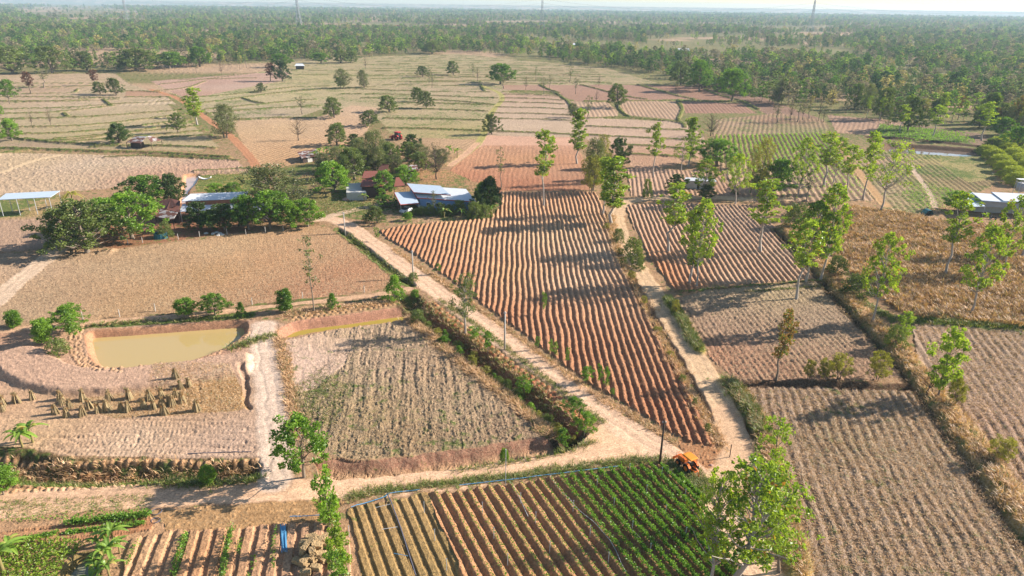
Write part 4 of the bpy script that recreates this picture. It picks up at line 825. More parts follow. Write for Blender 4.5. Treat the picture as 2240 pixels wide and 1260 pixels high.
# trees among the fields
T('soft', 492, 302, 226, 60, 'leafy grey-green tree beside the reddish track', var=0); T('slendercol', 432, 275, 190, 40, 'tall dark tree left of the reddish track'); T('limetree', 418, 258, 216, 26, 'small bright tree next to the tall dark one by the track')
T('olive', 390, 292, 249, 36, 'thin crowned tree in the left paddies'); T('dense', 262, 313, 268, 52, 'dark round tree beside the rusty hut', var=0); T('broad', 27, 308, 258, 42, 'green tree near the left edge of the paddies')
T('leafy', 22, 228, 172, 44, 'bright tree at the left edge above the paddies'); T('leafy', 2, 262, 225, 24, 'tree cut by the left edge, middle of the paddies'); T('olive', 220, 206, 178, 30, 'small bright tree in the upper left paddies', var=1); T('olive', 255, 208, 169, 34, 'grey small crowned tree in the upper left paddies', var=2)
T('redtree', 68, 206, 158, 32, 'dark red leaved tree in the upper left paddies'); T('thin', 97, 192, 150, 28, 'sparse tree right of the red leaved one'); T('bare', 112, 277, 225, 22, 'leafless tree in the left paddies', var=0); T('bare', 70, 277, 235, 18, 'smaller leafless tree in the left paddies', var=1)
T('redtree', 207, 187, 152, 26, 'brownish tree behind the upper left paddies'); T('dense', 618, 178, 131, 30, 'dark green upright tree behind the pink field'); T('redtree', 592, 178, 136, 34, 'brown leaved tree left of the upright green one'); T('olive', 570, 202, 180, 24, 'small grey tree in the pale paddies', var=0)
T('soft', 756, 194, 150, 34, 'grey-green tree on the small paddy island', var=1); T('limetree', 745, 192, 168, 24, 'small light tree on the paddy island'); T('soft', 798, 192, 150, 26, 'narrow tree right of the paddy island', var=0)
T('olive', 852, 245, 208, 50, 'spreading grey-green tree at the edge of the tilled field', var=1); T('olive', 732, 258, 211, 48, 'rounded yellow-green tree in the tilled field', var=0); T('thin', 662, 250, 210, 30, 'sparse tree left of the rounded yellow-green one'); T('bare', 653, 307, 246, 56, 'leafless spreading tree in the tilled field', var=0)
T('olive', 915, 223, 190, 34, 'left tree of the touching pair among the paddies', var=2); T('olive', 933, 237, 198, 34, 'right tree of the touching pair among the paddies', var=0)
T('olive', 992, 164, 132, 30, 'dark tree in the far paddies', var=1); T('broad', 1095, 184, 137, 62, 'dense dark green tree where the grassy track bends', var=0); T('thin', 1102, 194, 160, 26, 'sparse tree in front of the dense one at the bend')
T('olive', 1352, 236, 184, 56, 'large solitary green tree among the pink fields', var=0); T('olive', 1076, 294, 248, 38, 'grey-green tree beside the grassy track', var=1); T('barewisp', 1555, 298, 245, 62, 'dome of thin bare branches beside the cassava field')
T('thin', 1097, 410, 320, 24, 'brown leafless slim tree in the red soil field'); T('soft', 1255, 258, 225, 26, 'small bush tree on the paddy boundary', var=1); T('thin', 1284, 262, 208, 22, 'slim bare tree between the pink fields'); T('bare', 1304, 225, 192, 16, 'short bare tree between the pink fields')
T('olive', 925, 168, 143, 26, 'grey tree in the far paddies', var=2); T('thin', 945, 192, 158, 18, 'thin tree standing in the paddy strips'); T('thin', 938, 182, 144, 16, 'second thin tree standing in the paddy strips')
for i, q in enumerate(((800, 150), (1258, 206), (1292, 150), (1150, 197), (1202, 196), (1246, 180), (1310, 188), (1190, 205), (430, 160), (485, 165), (525, 152), (540, 148), (1478, 208), (1490, 150), (1035, 168), (1045, 178), (1172, 178))):
    T('thin' if i % 3 else 'bare', q[0], q[1], q[1]-30-(i*7) % 14, 16, 'thin sparse tree standing far out among the paddies', 'thin trees in the far paddies')
for i, q in enumerate(((1700, 268, 220), (1728, 265, 205), (1743, 268, 212), (1755, 262, 205), (1770, 260, 212), (1790, 265, 198), (1800, 268, 235), (1850, 248, 218))):
    T('bare' if i % 2 else 'thin', *q, 26, 'dark slim sparse tree at the edge of the right woodland', 'sparse trees at the woodland edge')
for q, l_ in (((1895, 258, 208, 14), 'smallest young tree in a row before the right woodland'), ((1924, 265, 212, 24), 'yellow-green young tree second in the row before the right woodland'), ((1968, 290, 228, 30), 'round crowned young tree third in the row before the right woodland'), ((2040, 298, 228, 36), 'yellowish tree in the weedy strip before the right woodland'), ((2148, 308, 222, 46), 'tall tree rightmost in the weedy strip before the woodland')):
    T('slender', *q, l_)
T('broad', 2190, 300, 255, 50, 'dark bush tree above the orchard', var=0); T('broad', 2220, 330, 275, 50, 'green tree at the top of the orchard', var=1); T('olive', 2165, 330, 300, 40, 'bush at the top left corner of the orchard', var=2)
for r_, (x0, y0, x1, y1, n_) in enumerate(((2160, 335, 2228, 405, 6), (2185, 322, 2262, 388, 6), (2212, 312, 2290, 372, 5))):
    for i in range(n_):
        t = i/(n_-1); y = y0+(y1-y0)*t
        T('orchard', x0+(x1-x0)*t, y, y-24-6*t, 46+16*t, ('first', 'second', 'third', 'fourth', 'fifth', 'sixth')[i]+' orchard tree from the far end of the '+('left', 'middle', 'right')[r_]+' orchard row', 'orchard trees in rows')

for q, l_ in (((300, 154, 104, 120), 'widest dark spreading tree at the left woodland edge'), ((115, 160, 98, 62), 'broad tree at the left woodland edge near the red leaved tree'), ((30, 162, 98, 90), 'big dark tree group at the far left woodland edge'), ((192, 154, 110, 48), 'rounded tree left of the widest spreading one'), ((372, 150, 112, 56), 'bright flat crowned tree right of the widest spreading one'),
             ((438, 146, 100, 50), 'umbrella shaped green tree at the left woodland edge'), ((615, 148, 116, 40), 'green tree at the woodland edge above the upright green one'), ((702, 138, 114, 36), 'green tree left of the pair at the centre woodland edge'), ((745, 138, 108, 40), 'left tree of the dark pair at the centre woodland edge'), ((768, 137, 110, 36), 'right tree of the dark pair at the centre woodland edge'), ((945, 118, 88, 50), 'tree above the far paddies at the centre'), ((1490, 186, 132, 60), 'dark round tree group at the corner of the right woodland'), ((1530, 200, 128, 60), 'bright flat crowned tree at the corner of the right woodland'), ((1600, 222, 150, 60), 'pale green tree at the right woodland edge'), ((1985, 285, 208, 64), 'large pale tree clump at the right woodland edge'), ((1925, 262, 190, 50), 'dark tree left of the large pale clump')):
    T('broad' if 'bright' in l_ or 'green' in l_ else 'olive', *q, l_)
# bananas and palms
def banana_mesh(seed, n=9, h=3.2, L0=2.3, w=.42, palm=False):
    rng = np.random.default_rng(seed); mb = MB()
    mb.tube([(0, 0, -.3), (.05, 0, h*.35), (.0, .05, h*.62)], [.17, .14, .09], 7, cap=False)
    V, F, T_, k = [], [], [], 0
    for i in range(n):
        a = i*2.4+rng.uniform(-.3, .3); el = rng.uniform(.5, 1.35) if not palm else rng.uniform(.1, 1.1); L_ = L0*rng.uniform(.8, 1.15); m = 7
        t0 = rng.uniform(.3, .7); r0 = rng.random()
        dirv = np.array([math.cos(a), math.sin(a), 0]); side = np.array([-math.sin(a), math.cos(a), 0])
        for j in range(m+1):
            t = j/m; ang = el-1.5*t*t; 
            p = np.array([0, 0, h*.6])+dirv*L_*(t*math.cos(el)+.12*t*t)+np.array([0, 0, L_*(t*math.sin(el)-.75*t*t)])
            ww = w*math.sin(math.pi*min(1, .08+.92*t))**.7*(.15 if t < .08 else 1)
            V += [p-side*ww+np.array([0, 0, .16*ww*2]), p, p+side*ww+np.array([0, 0, .16*ww*2])]; T_ += [(t0+rng.uniform(-.1, .1), r0, r0)]*3
            if j: q = k+3*j; F += [(q-3, q-2, q+1, q), (q-2, q-1, q+2, q+1)]
        k += 3*(m+1)
    return mb, np.array(V), np.array(F), np.array(T_)
BAN = []
for i in range(4):
    mb, V_, F_, T_ = banana_mesh(300+i, 10 if i < 3 else 18, 3.4 if i < 3 else 4.5, 2.7 if i < 3 else 2.6, .27 if i < 3 else .2, i == 3)
    BAN.append((mk('stem', np.vstack(mb.V), np.vstack(mb.F), plain('banana_stem', (.22, .18, .07)), link=False, smooth=True).data, mk('leaves', V_, F_, L['banana' if i < 3 else 'yellow'], attrs={'tint': T_}, link=False).data))
def banana(bx, by, s, label, group=None, v=0, nm='banana_plant', cat='banana plant'):
    g = P(bx, by); e = empty(nm, (g[0], g[1], gz(g[0], g[1])), label, cat, group, random.uniform(0, 6)); e.scale = (s, s, s)
    for n_, d in zip(('stem', 'leaves'), BAN[v]): o = bpy.data.objects.new(n_, d); COL.objects.link(o); o.parent = e
    return e
banana(50, 978, 1.0, 'banana plant on the graded ground, left of the pair', v=0); banana(72, 968, 1.05, 'banana plant on the graded ground, right of the pair', v=1); banana(45, 970, .7, 'small banana plant crowded behind the pair', v=2)
banana(10, 1255, 1.25, 'banana plant at the bottom left corner', v=0); banana(30, 1225, .9, 'smaller banana plant above the bottom left corner', v=1)
for i, q in enumerate(((215, 1205), (235, 1195), (250, 1190), (205, 1225), (228, 1232), (245, 1225), (215, 1255), (240, 1262), (200, 1272), (262, 1210))):
    banana(*q, .62+.1*(i % 3), 'young banana plant in the bright clump beside the small pond', 'banana clump beside the small pond', v=i % 3)
for i, q in enumerate(((1010, 478), (972, 476), (1000, 452), (1080, 468), (1065, 470))): banana(*q, .95, 'banana plant in the garden right of the blue house', 'bananas in the blue house garden', v=i % 3)
for i, q in enumerate(((690, 352), (700, 345), (715, 340), (725, 348), (740, 342), (748, 338), (872, 345), (885, 340), (895, 348), (983, 340), (1000, 345))): banana(*q, 1.25, 'banana plant in the grove behind the red roofed house', 'bananas in the homestead grove', v=i % 3)
banana(797, 440, .8, 'banana plant beside the rubble heaps on the homestead grass', v=1); banana(560, 432, 1., 'banana plant behind the long white roof', v=2)
banana(162, 452, 1.35, 'coconut palm beside the open shed', v=3, nm='palm_tree', cat='palm tree')

# ------------------------------------------------------------------ WOODLAND
edge = [(-300, 150), (0, 150), (120, 158), (230, 156), (310, 150), (420, 146), (520, 142), (600, 134), (700, 134), (800, 126), (900, 119), (1000, 114), (1150, 124), (1250, 138), (1330, 148), (1400, 156), (1480, 176), (1540, 196), (1640, 220), (1700, 232), (1790, 232), (1860, 240), (1950, 252), (2060, 270), (2180, 288), (2240, 300), (2600, 360)]
ex = np.array([p[0] for p in edge]); ey = np.array([p[1] for p in edge])
clear = [[(1360, 108), (1500, 100), (1800, 108), (1900, 125), (1700, 118), (1500, 122), (1380, 122)], [(1400, 80), (1550, 74), (1660, 80), (1560, 92), (1420, 92)], [(560, 52), (1000, 55), (1080, 62), (860, 64), (700, 60), (560, 58)], [(20, 18), (200, 12), (320, 30), (200, 38), (60, 34)],
         [(60, 112), (380, 110), (560, 122), (400, 140), (340, 132), (240, 138), (100, 124)], [(1150, 92), (1340, 88), (1420, 100), (1300, 112), (1200, 104)], [(1640, 60), (1800, 58), (1850, 68), (1700, 70)], [(1000, 48), (1180, 46), (1260, 54), (1100, 58)], [(1900, 150), (2100, 160), (2240, 176), (2240, 186), (2050, 178), (1900, 164)], [(1880, 196), (2000, 196), (2010, 206), (1890, 208)], [(1500, 140), (1640, 140), (1660, 150), (1520, 152)]]
clp = [PP(c) for c in clear]
def in_poly_pts(pl, x, y):
    c = np.zeros(len(x), bool)
    for i in range(len(pl)):
        x1, y1 = pl[i]; x2, y2 = pl[i-1]
        with np.errstate(divide='ignore', invalid='ignore'): c ^= ((y1 > y) != (y2 > y)) & (x < (x2-x1)*(y-y1)/(y2-y1+1e-12)+x1)
    return c
def wood_points(r0, r1, n, thr):
    r = np.sqrt(RNG.uniform(r0*r0, r1*r1, n)); a = RNG.uniform(rad(-43), rad(43), n); x = r*np.sin(a); y = r*np.cos(a)
    q = np.stack([x, y, 0*x-CH], 1) @ MC; px = 1120+FOC*q[:, 0]/-q[:, 2]; py = 630-FOC*q[:, 1]/-q[:, 2]
    ok = py < np.interp(px, ex, ey)
    for c in clp: ok &= ~(in_poly_pts(c, x, y) & (RNG.random(n) > .06))
    d = .9*fbm(x, y, 150, 3, 61.)+.75*fbm(x, y, 38, 2, 63.)+(px < 1150)*(py > 60)*(py < 140)*.25
    ok &= d > thr+RNG.uniform(-.25, .25, n)
    return x[ok], y[ok], d[ok]
WP = []; wk = []
for i in range(12):
    sh = ('oval', 'dome', 'irreg', 'oval', 'dome', 'irreg')[i % 6]
    wk.append(make_tree(500+i, 12, (2.6, 3.8, 2.6)[i % 3], (.3, .22, .35)[i % 3], (20, 26, 16)[i % 3], 16, .95, 1.2, sh, .14, .03, leaf='wood', k=4))
def one_mesh(t, name):
    mb, V, F, T_, bm, lf = t
    tv = np.vstack(mb.V); tf = np.vstack(mb.F); h = V[:, 2].max()
    VV_ = np.vstack([tv, V])/h; FF = np.vstack([tf, F+len(tv)]); TT = np.vstack([np.zeros((len(tv), 3)), T_])
    return mk(name, VV_, FF, [BARK, L['wood']], attrs={'tint': TT}, matidx=[0]*len(tf)+[1]*len(F), link=False)
wprot = [one_mesh(t, 'woodland_tree') for t in wk]
# nearest woodland trees, each a thing of its own
x, y, d = wood_points(330, 1000, 11000, -.14)
o_ = np.argsort(np.hypot(x, y)); x, y = x[o_], y[o_]
left_n = max(60, 296-sum(1 for o in bpy.data.objects if o.get('category') == 'tree'))
for i in range(min(left_n, len(x))):
    
    if i % 5:
        T(random.choice(('open', 'olive', 'olive', 'soft', 'soft', 'slenderfull', 'thin', 'thin', 'poplar', 'slendercol', 'drytree')), 0, 0, 0, 0, 'tree in the near edge of the woodland beyond the fields', 'trees along the woodland edge', g=(x[i], y[i]), h=random.uniform(9, 17), wm=random.uniform(5, 9)); continue
    t = random.choice(wprot); o = bpy.data.objects.new('woodland_tree', t.data); COL.objects.link(o)
    h = random.uniform(8, 15)*(1.1 if random.random() < .3 else .9); o.location = (x[i], y[i], gz(x[i], y[i])-.2); s = h*random.uniform(.85, 1.25); o.scale = (s, s, h); o.rotation_euler = (0, 0, random.uniform(0, 6.28))
    tag(o, 'tree in the near edge of the woodland beyond the fields', 'tree', 'trees along the woodland edge')
rest = [(x[left_n:], y[left_n:])]
a, b, _ = wood_points(1000, 2300, 38000, 0.0); rest.append((a, b)); a, b, _ = wood_points(2300, 6500, 60000, -.22); rest.append((a, b))
wx = np.concatenate([q[0] for q in rest]); wy = np.concatenate([q[1] for q in rest]); wr = np.hypot(wx, wy)
pc = bpy.data.collections.new('woodland_source')
for o in wprot: pc.objects.link(o)
wz = gzv(wx, wy)-.3
me = bpy.data.meshes.new('far_woodland'); me.vertices.add(len(wx)); me.vertices.foreach_set('co', np.stack([wx, wy, wz], 1).astype(np.float32).ravel())
sc = (RNG.uniform(6, 11, len(wx))*(1+.45*(RNG.random(len(wx)) > .8))*np.where(wr > 2300, 1.2+.25*(wr-2300)/2000, 1)).astype(np.float32)
sw = (sc*RNG.uniform(.95, 1.75, len(sc))).astype(np.float32)
for an, arr, ty in (('sc', sc, 'FLOAT'), ('sw', sw, 'FLOAT'), ('rz', RNG.uniform(0, 6.28, len(wx)).astype(np.float32), 'FLOAT')):
    at = me.attributes.new(an, ty, 'POINT'); at.data.foreach_set('value', arr)
me.update(); fw = bpy.data.objects.new('far_woodland', me); COL.objects.link(fw)
tag(fw, 'woodland stretching to the horizon beyond the fields', 'woodland', kind='stuff')
gt = bpy.data.node_groups.new('woodland', 'GeometryNodeTree'); gt.interface.new_socket('Geometry', in_out='INPUT', socket_type='NodeSocketGeometry'); gt.interface.new_socket('Geometry', in_out='OUTPUT', socket_type='NodeSocketGeometry')
gn = gt.nodes; gi = gn.new('NodeGroupInput'); go = gn.new('NodeGroupOutput'); ip = gn.new('GeometryNodeInstanceOnPoints'); ci = gn.new('GeometryNodeCollectionInfo'); mp = gn.new('GeometryNodeMeshToPoints')
ci.inputs['Collection'].default_value = pc; ci.inputs['Separate Children'].default_value = True; ci.inputs['Reset Children'].default_value = True
def nattr(nm):
    a = gn.new('GeometryNodeInputNamedAttribute'); a.data_type = 'FLOAT'; a.inputs['Name'].default_value = nm; return a.outputs['Attribute']
cx = gn.new('ShaderNodeCombineXYZ'); gt.links.new(nattr('rz'), cx.inputs[2]); ri = gn.new('FunctionNodeRandomValue'); ri.data_type = 'INT'; ri.inputs[4].default_value = 0; ri.inputs[5].default_value = 11
gt.links.new(gi.outputs[0], mp.inputs[0]); gt.links.new(mp.outputs[0], ip.inputs['Points']); gt.links.new(ci.outputs[0], ip.inputs['Instance']); ip.inputs['Pick Instance'].default_value = True
gt.links.new(ri.outputs[2], ip.inputs['Instance Index']); gt.links.new(cx.outputs[0], ip.inputs['Rotation']); cs_ = gn.new('ShaderNodeCombineXYZ'); gt.links.new(nattr('sw'), cs_.inputs[0]); gt.links.new(nattr('sw'), cs_.inputs[1]); gt.links.new(nattr('sc'), cs_.inputs[2]); gt.links.new(cs_.outputs[0], ip.inputs['Scale']); gt.links.new(ip.outputs[0], go.inputs[0])
fw.modifiers.new('woodland', 'NODES').node_group = gt
print('woodland', len(wx), 'things', left_n)


# ------------------------------------------------------------------ GRASS, CROPS, SHEAVES
def blades(pts, h, nb, w=.1, spread=.35, lean=.45, tt=(.2, .9), rng=RNG):
    """tufts of blades standing on pts (x, y, z)"""
    p = np.repeat(pts, nb, 0); n = len(p); hh = (h*rng.uniform(.5, 1.2, n))[:, None] if np.isscalar(h) else (np.repeat(h, nb)*rng.uniform(.5, 1.2, n))[:, None]
    a = rng.uniform(0, 6.28, n); d = np.stack([np.cos(a), np.sin(a), 0*a], 1); sd = np.stack([-np.sin(a), np.cos(a), 0*a], 1)
    b = p+d*(rng.uniform(0, spread, n))[:, None]; b[:, 2] -= .05; ww = w*rng.uniform(.6, 1.4, n)[:, None]/2
    m = b+d*hh*lean*.35+np.array([0, 0, 1])*hh*.62; t = b+d*hh*lean*rng.uniform(.6, 1.6, n)[:, None]+np.array([0, 0, 1])*hh
    V = np.stack([b-sd*ww, b+sd*ww, m+sd*ww, m-sd*ww, t+sd*ww*.3, t-sd*ww*.3], 1).reshape(-1, 3)
    k = np.arange(n)*6; F = np.concatenate([np.stack([k, k+1, k+2, k+3], 1), np.stack([k+3, k+2, k+4, k+5], 1)])
    tn = np.repeat(rng.uniform(tt[0], tt[1], len(pts)), nb)+rng.normal(0, .12, n); r = np.repeat(rng.random(len(pts)), nb)
    return V, F, np.repeat(np.clip(np.stack([tn, r, r], 1), 0, 1), 6, 0)
def in_area(poly, n):
    pl = PP(poly); a = pl.min(0); b = pl.max(0); p = RNG.uniform(a, b, (n, 2)); p = p[in_poly_pts(pl, p[:, 0], p[:, 1])]
    return np.column_stack([p, gzv(p[:, 0], p[:, 1])])
def along(pts, per_m, w, raw=False):
    p = pts if raw else curve(pts); L_ = np.concatenate([[0], np.cumsum(np.hypot(*np.diff(p, axis=0).T))]); n = int(L_[-1]*per_m); t = RNG.uniform(0, L_[-1], n)
    q = np.stack([np.interp(t, L_, p[:, 0]), np.interp(t, L_, p[:, 1])], 1)+RNG.normal(0, w/2, (n, 2)); return np.column_stack([q, gzv(q[:, 0], q[:, 1])])
def join(parts):
    V, F, T_, n = [], [], [], 0
    for v, f, t in parts: V.append(v); F.append(f+n); T_.append(t); n += len(v)
    return np.vstack(V), np.vstack(F), np.vstack(T_)
def stuff(name, parts, m, label):
    V, F, T_ = join(parts); o = mk(name, V, F, L[m], attrs={'tint': T_}); return tag(o, label, name.replace('_', ' '), kind='stuff')
q = in_area([(1760, 490), (1850, 450), (2000, 472), (2110, 490), (2300, 500), (2300, 730), (2110, 706), (1998, 698), (1905, 640), (1838, 570), (1795, 540)], 34000); hh = .55+.55*np.clip(.5+fbm(q[:, 0], q[:, 1], 6, 2, 3.), 0, 1)
stuff('dry_grass', [blades(q, hh, 6, .11, .4, .7, (0, .9))], 'straw', 'tall golden dry grass filling the field at the right')
P5 = [(640, 850), (760, 745), (820, 715), (880, 700), (925, 730), (1010, 795), (1100, 862), (1180, 930), (1120, 960), (900, 994), (740, 1000), (665, 950)]
stuff('stubble', [blades(in_area(P5, 5000), .16, 5, .06, .5, 1.3, (0, .9)), blades(in_area([(1478, 655), (1800, 616), (1998, 822), (1620, 838)], 4000), .16, 4, .06, .4, 1.3, (0, .7)),
   blades(in_area([(1618, 850), (2005, 860), (2240, 1200), (2240, 1260), (1760, 1260), (1660, 960)], 2600), .14, 4, .05, .4, 1.5, (0, .8)), blades(in_area([(1995, 712), (2240, 730), (2240, 1100), (2080, 890)], 1600), .15, 4, .06, .4, 1.5, (0, .8))], 'stubble', 'grey-brown stubble and dead stalks scattered on the bare fields')
stuff('straw_litter', [
   blades(in_area([(1618, 850), (2005, 860), (2240, 1200), (2240, 1260), (1760, 1260), (1660, 960)], 20000), .16, 4, .06, .4, 1.5, (.1, .7)), blades(in_area([(1995, 712), (2240, 730), (2240, 1100), (2080, 890)], 12000), .18, 4, .07, .4, 1.5, (.1, .7)),
   blades(along([(1720, 500), (1808, 595), (1885, 685), (1950, 750), (2010, 825), (2060, 890), (2130, 980), (2180, 1050), (2260, 1160)], 17, 2.0), .6, 7, .08, .5, .9),
   blades(along([(1595, 838), (1640, 900), (1672, 960), (1690, 1040), (1720, 1150), (1750, 1260)], 17, 1.4), .55, 7, .07, .5, .9),
   blades(along([(893, 645), (960, 690), (1050, 765), (1140, 835), (1220, 895), (1270, 945)], 8, 3.0), .4, 6, .07, .5, 1.),
   blades(along([(860, 545), (985, 628), (1120, 728), (1215, 800), (1300, 862), (1400, 920), (1480, 970)], 12, .9), .4, 6, .06, .4, 1.),
   blades(along([(1335, 470), (1350, 550), (1405, 655), (1475, 790), (1530, 890), (1580, 980)], 14, 1.2), .5, 6, .07, .4, 1.), blades(along([(880, 693), (930, 725), (1010, 792), (1100, 860), (1185, 930), (1205, 955)], 16, 1.2), .55, 7, .07, .5, 1.),
   blades(along([(620, 690), (760, 672), (870, 660)], 14, 1.6), .4, 6, .07, .4, 1.), blades(along([(610, 740), (625, 800), (640, 880), (655, 960)], 16, 1.0), .5, 6, .07, .4, 1.),
   blades(along([(-20, 1012), (150, 1022), (350, 1026), (560, 1024)], 13, 1.5), .5, 6, .07, .5, 1.), blades(in_area([(330, 800), (505, 805), (545, 895), (250, 915), (330, 850)], 1500), .2, 5, .05, .4, 1.4)], 'straw', 'pale straw, stubble and dead stalks lying on fields and banks')
gr = [blades(along([(905, 655), (980, 705), (1065, 775), (1150, 842), (1235, 905)], 16, 2.6), .4, 6, .06, .4, .9), blades(along([(-40, 1040), (130, 1050), (300, 1050), (450, 1052), (560, 1046)], 40, 1.1), .6, 7, .07, .35, .7), blades(along([(760, 1088), (860, 1072), (1000, 1056), (1150, 1040), (1300, 1020), (1440, 1008), (1500, 1040), (1540, 1090)], 34, 1.0), .35, 7, .05, .35, .8),
   blades(along([(600, 733), (560, 745), (500, 765)], 22, 1.5), .5, 6, .07, .4, .8), blades(along([(200, 712), (330, 704), (540, 692)], 26, 1.0), .35, 6, .07, .3, .8), blades(along([(760, 512), (800, 545), (858, 592), (900, 618)], 22, .9), .5, 6, .07, .4, .8),
   blades(along([(962, 655), (1060, 725), (1150, 795), (1240, 865), (1320, 925)], 18, .7), .3, 6, .05, .3, .8), blades(along([(1000, 1027), (1100, 1014), (1200, 995), (1300, 966)], 12, .7), .4, 6, .06, .35, .8),
   blades(along([(1460, 655), (1490, 700), (1530, 770)], 30, 1.0), .6, 7, .07, .4, .8), blades(along([(1595, 838), (1640, 900), (1665, 955)], 30, 1.2), .7, 7, .07, .4, .8), blades(in_area([(640, 850), (700, 810), (760, 850), (740, 930), (670, 950)], 900), .25, 5, .06, .4, 1.), 
   blades(along([(1850, 640), (1930, 690), (2000, 703), (2120, 712), (2300, 728)], 16, 1.5), .5, 6, .1, .4, .8), blades(in_area([(700, 440), (770, 420), (880, 460), (780, 470), (700, 465)], 1400), .25, 5, .1, .4, 1.), blades(in_area([(0, 1095), (330, 1080), (330, 1112), (0, 1135)], 700), .2, 6, .05, .3, 1.),
   blades(in_area([(1520, 1015), (1560, 1060), (1560, 1100), (1490, 1060), (1470, 1030)], 700), .3, 6, .05, .3, 1.), blades(in_area([(425, 378), (560, 372), (592, 405), (560, 425), (430, 420)], 1500), .2, 5, .1, .4, 1.)]
for p_, w_ in BUNDS:
    if np.hypot(*p_.mean(0)) < 520 and w_ < 1.4: gr.append(blades(along(p_, 1.6, .7, True), .28, 4, .16, .4, .9))
stuff('green_grass', gr, 'grass', 'green grass along ditches, verges and paddy dikes')
# weeds at the pond corner
q = in_area([(-20, 1260), (0, 1190), (130, 1180), (190, 1195), (150, 1225), (110, 1290)], 3000)
v_, f_ = leaf_quads(q+np.array([0, 0, 1])*RNG.uniform(.1, .9, len(q))[:, None], .3); tw = RNG.random((len(q), 1))
tag(mk('weeds', v_, f_, L['lime'], attrs={'tint': np.repeat(np.hstack([RNG.uniform(.1, .7, (len(q), 1)), tw, tw]), 4, 0)}), 'dense low weeds beside the small pond at the bottom left', 'weeds', kind='stuff')

def plants_row(name, pts, lush, w, h, label, cat, group=None, size=.2, m='crop'):
    p = pts; L_ = np.concatenate([[0], np.cumsum(np.hypot(*np.diff(p, axis=0).T))]); cs = []
    t = .2
    while t < L_[-1]:
        x, y = np.interp(t, L_, p[:, 0]), np.interp(t, L_, p[:, 1]); k = int(lush*RNG.uniform(.5, 1.4)); sz = RNG.uniform(.7, 1.2)
        if k: c = RNG.normal(0, 1, (k, 3))*np.array([w, w, h])*.42*sz; c[:, 2] = np.abs(c[:, 2])+.2; c += (x, y, gz(x, y)); cs.append(c)
        t += .42*RNG.uniform(.85, 1.2)
    if not cs: return
    c = np.vstack(cs); V, F = leaf_quads(c, size); r = RNG.random((len(c), 1)); tn = np.clip(.4+RNG.normal(0, .2, (len(c), 1)), 0, 1)
    o = mk(name, V, F, L[m], attrs={'tint': np.repeat(np.hstack([tn, r, r]), 4, 0)}); return tag(o, label, cat, group)
bed = PP([(932, 1080), (1120, 1062), (1300, 1035), (1460, 1020), (1540, 1085), (1600, 1200), (1625, 1300), (1080, 1300), (1000, 1230)])
d_ = vdir(400); ROWS = []
for k in range(-60, 80):
    u = k*1.28; tt_ = np.arange(30, 110, .4)
    # points on the crest: x*d1-y*d0 = u
    x = u*d_[1]+tt_*d_[0]; y = -u*d_[0]+tt_*d_[1]
    u2 = -(.12*fbm(x, y, 9, 2, 13.)+.12*.35*fbm(x, y, 2.6, 2, 15.)); x = x+u2*d_[1]; y = y-u2*d_[0]
    ok = in_poly_pts(bed, x, y)
    if ok.sum() < 8: continue
    x, y = x[ok], y[ok]; px, py = proj((x[-1], y[-1], 0)); lush = np.interp(px, [950, 1150, 1230, 1290, 1340, 1480, 1540], [8, 13, 24, 46, 56, 56, 20])
    big = px > 1225
    ROWS.append((big_ := px > 1225, plants_row('crop_row', np.stack([x, y], 1)[::1], lush, .33 if big else .24, .62 if big else .33, ('leafy green crop row on a raised soil ridge' if big else 'sparse young crop row on a bare soil ridge'), 'crop row', 'lush crop rows beside the tractor' if big else 'sparse crop rows in the irrigated plot', .24 if big else .17)))
ORD = 'first second third fourth fifth sixth seventh eighth ninth tenth eleventh twelfth thirteenth fourteenth fifteenth sixteenth seventeenth eighteenth nineteenth twentieth'.split()
for big in (True, False):
    for n_, o in enumerate([r[1] for r in (ROWS if not big else ROWS[::-1]) if r[0] == big and r[1]]):
        o['label'] = (ORD[min(n_, 19)]+' lush green crop row counted from the tractor side') if big else (ORD[min(n_, 19)]+' sparse young crop row counted from the bare beds')
def prow(pts, lush, w, h, label, size=.23): plants_row('vegetable_row', curve(pts), lush, w, h, label, 'vegetable row', None, size)
prow([(142, 1150), (230, 1141), (330, 1131)], 110, .55, .6, 'dense dark green vegetable row under the sandy road'); prow([(145, 1168), (230, 1158), (320, 1148)], 80, .5, .3, 'shorter green vegetable row just below the densest one')
prow([(50, 1180), (90, 1176), (124, 1168)], 80, .5, .35, 'short green vegetable row above the bottom left banana plants'); prow([(0, 1143), (150, 1132), (330, 1118)], 8, .6, .2, 'thin grassy vegetable row closest to the sandy road')
prow([(408, 1170), (396, 1210), (380, 1265)], 34, .5, .6, 'vegetable row left of the bare garden beds'); prow([(508, 1162), (498, 1205), (488, 1270)], 34, .5, .6, 'vegetable row right of the bare garden beds'); prow([(300, 1195), (280, 1240)], 9, .5, .35, 'vegetable row nearest the small pond')
prow([(528, 1180), (522, 1215)], 8, .4, .3, 'short patchy vegetable row right of the second long one'); prow([(605, 1160), (600, 1200), (600, 1255)], 8, .3, .4, 'thin vegetable row left of the blue pipes'); prow([(560, 1220), (545, 1265)], 7, .4, .3, 'patchy vegetable row at the bottom edge')
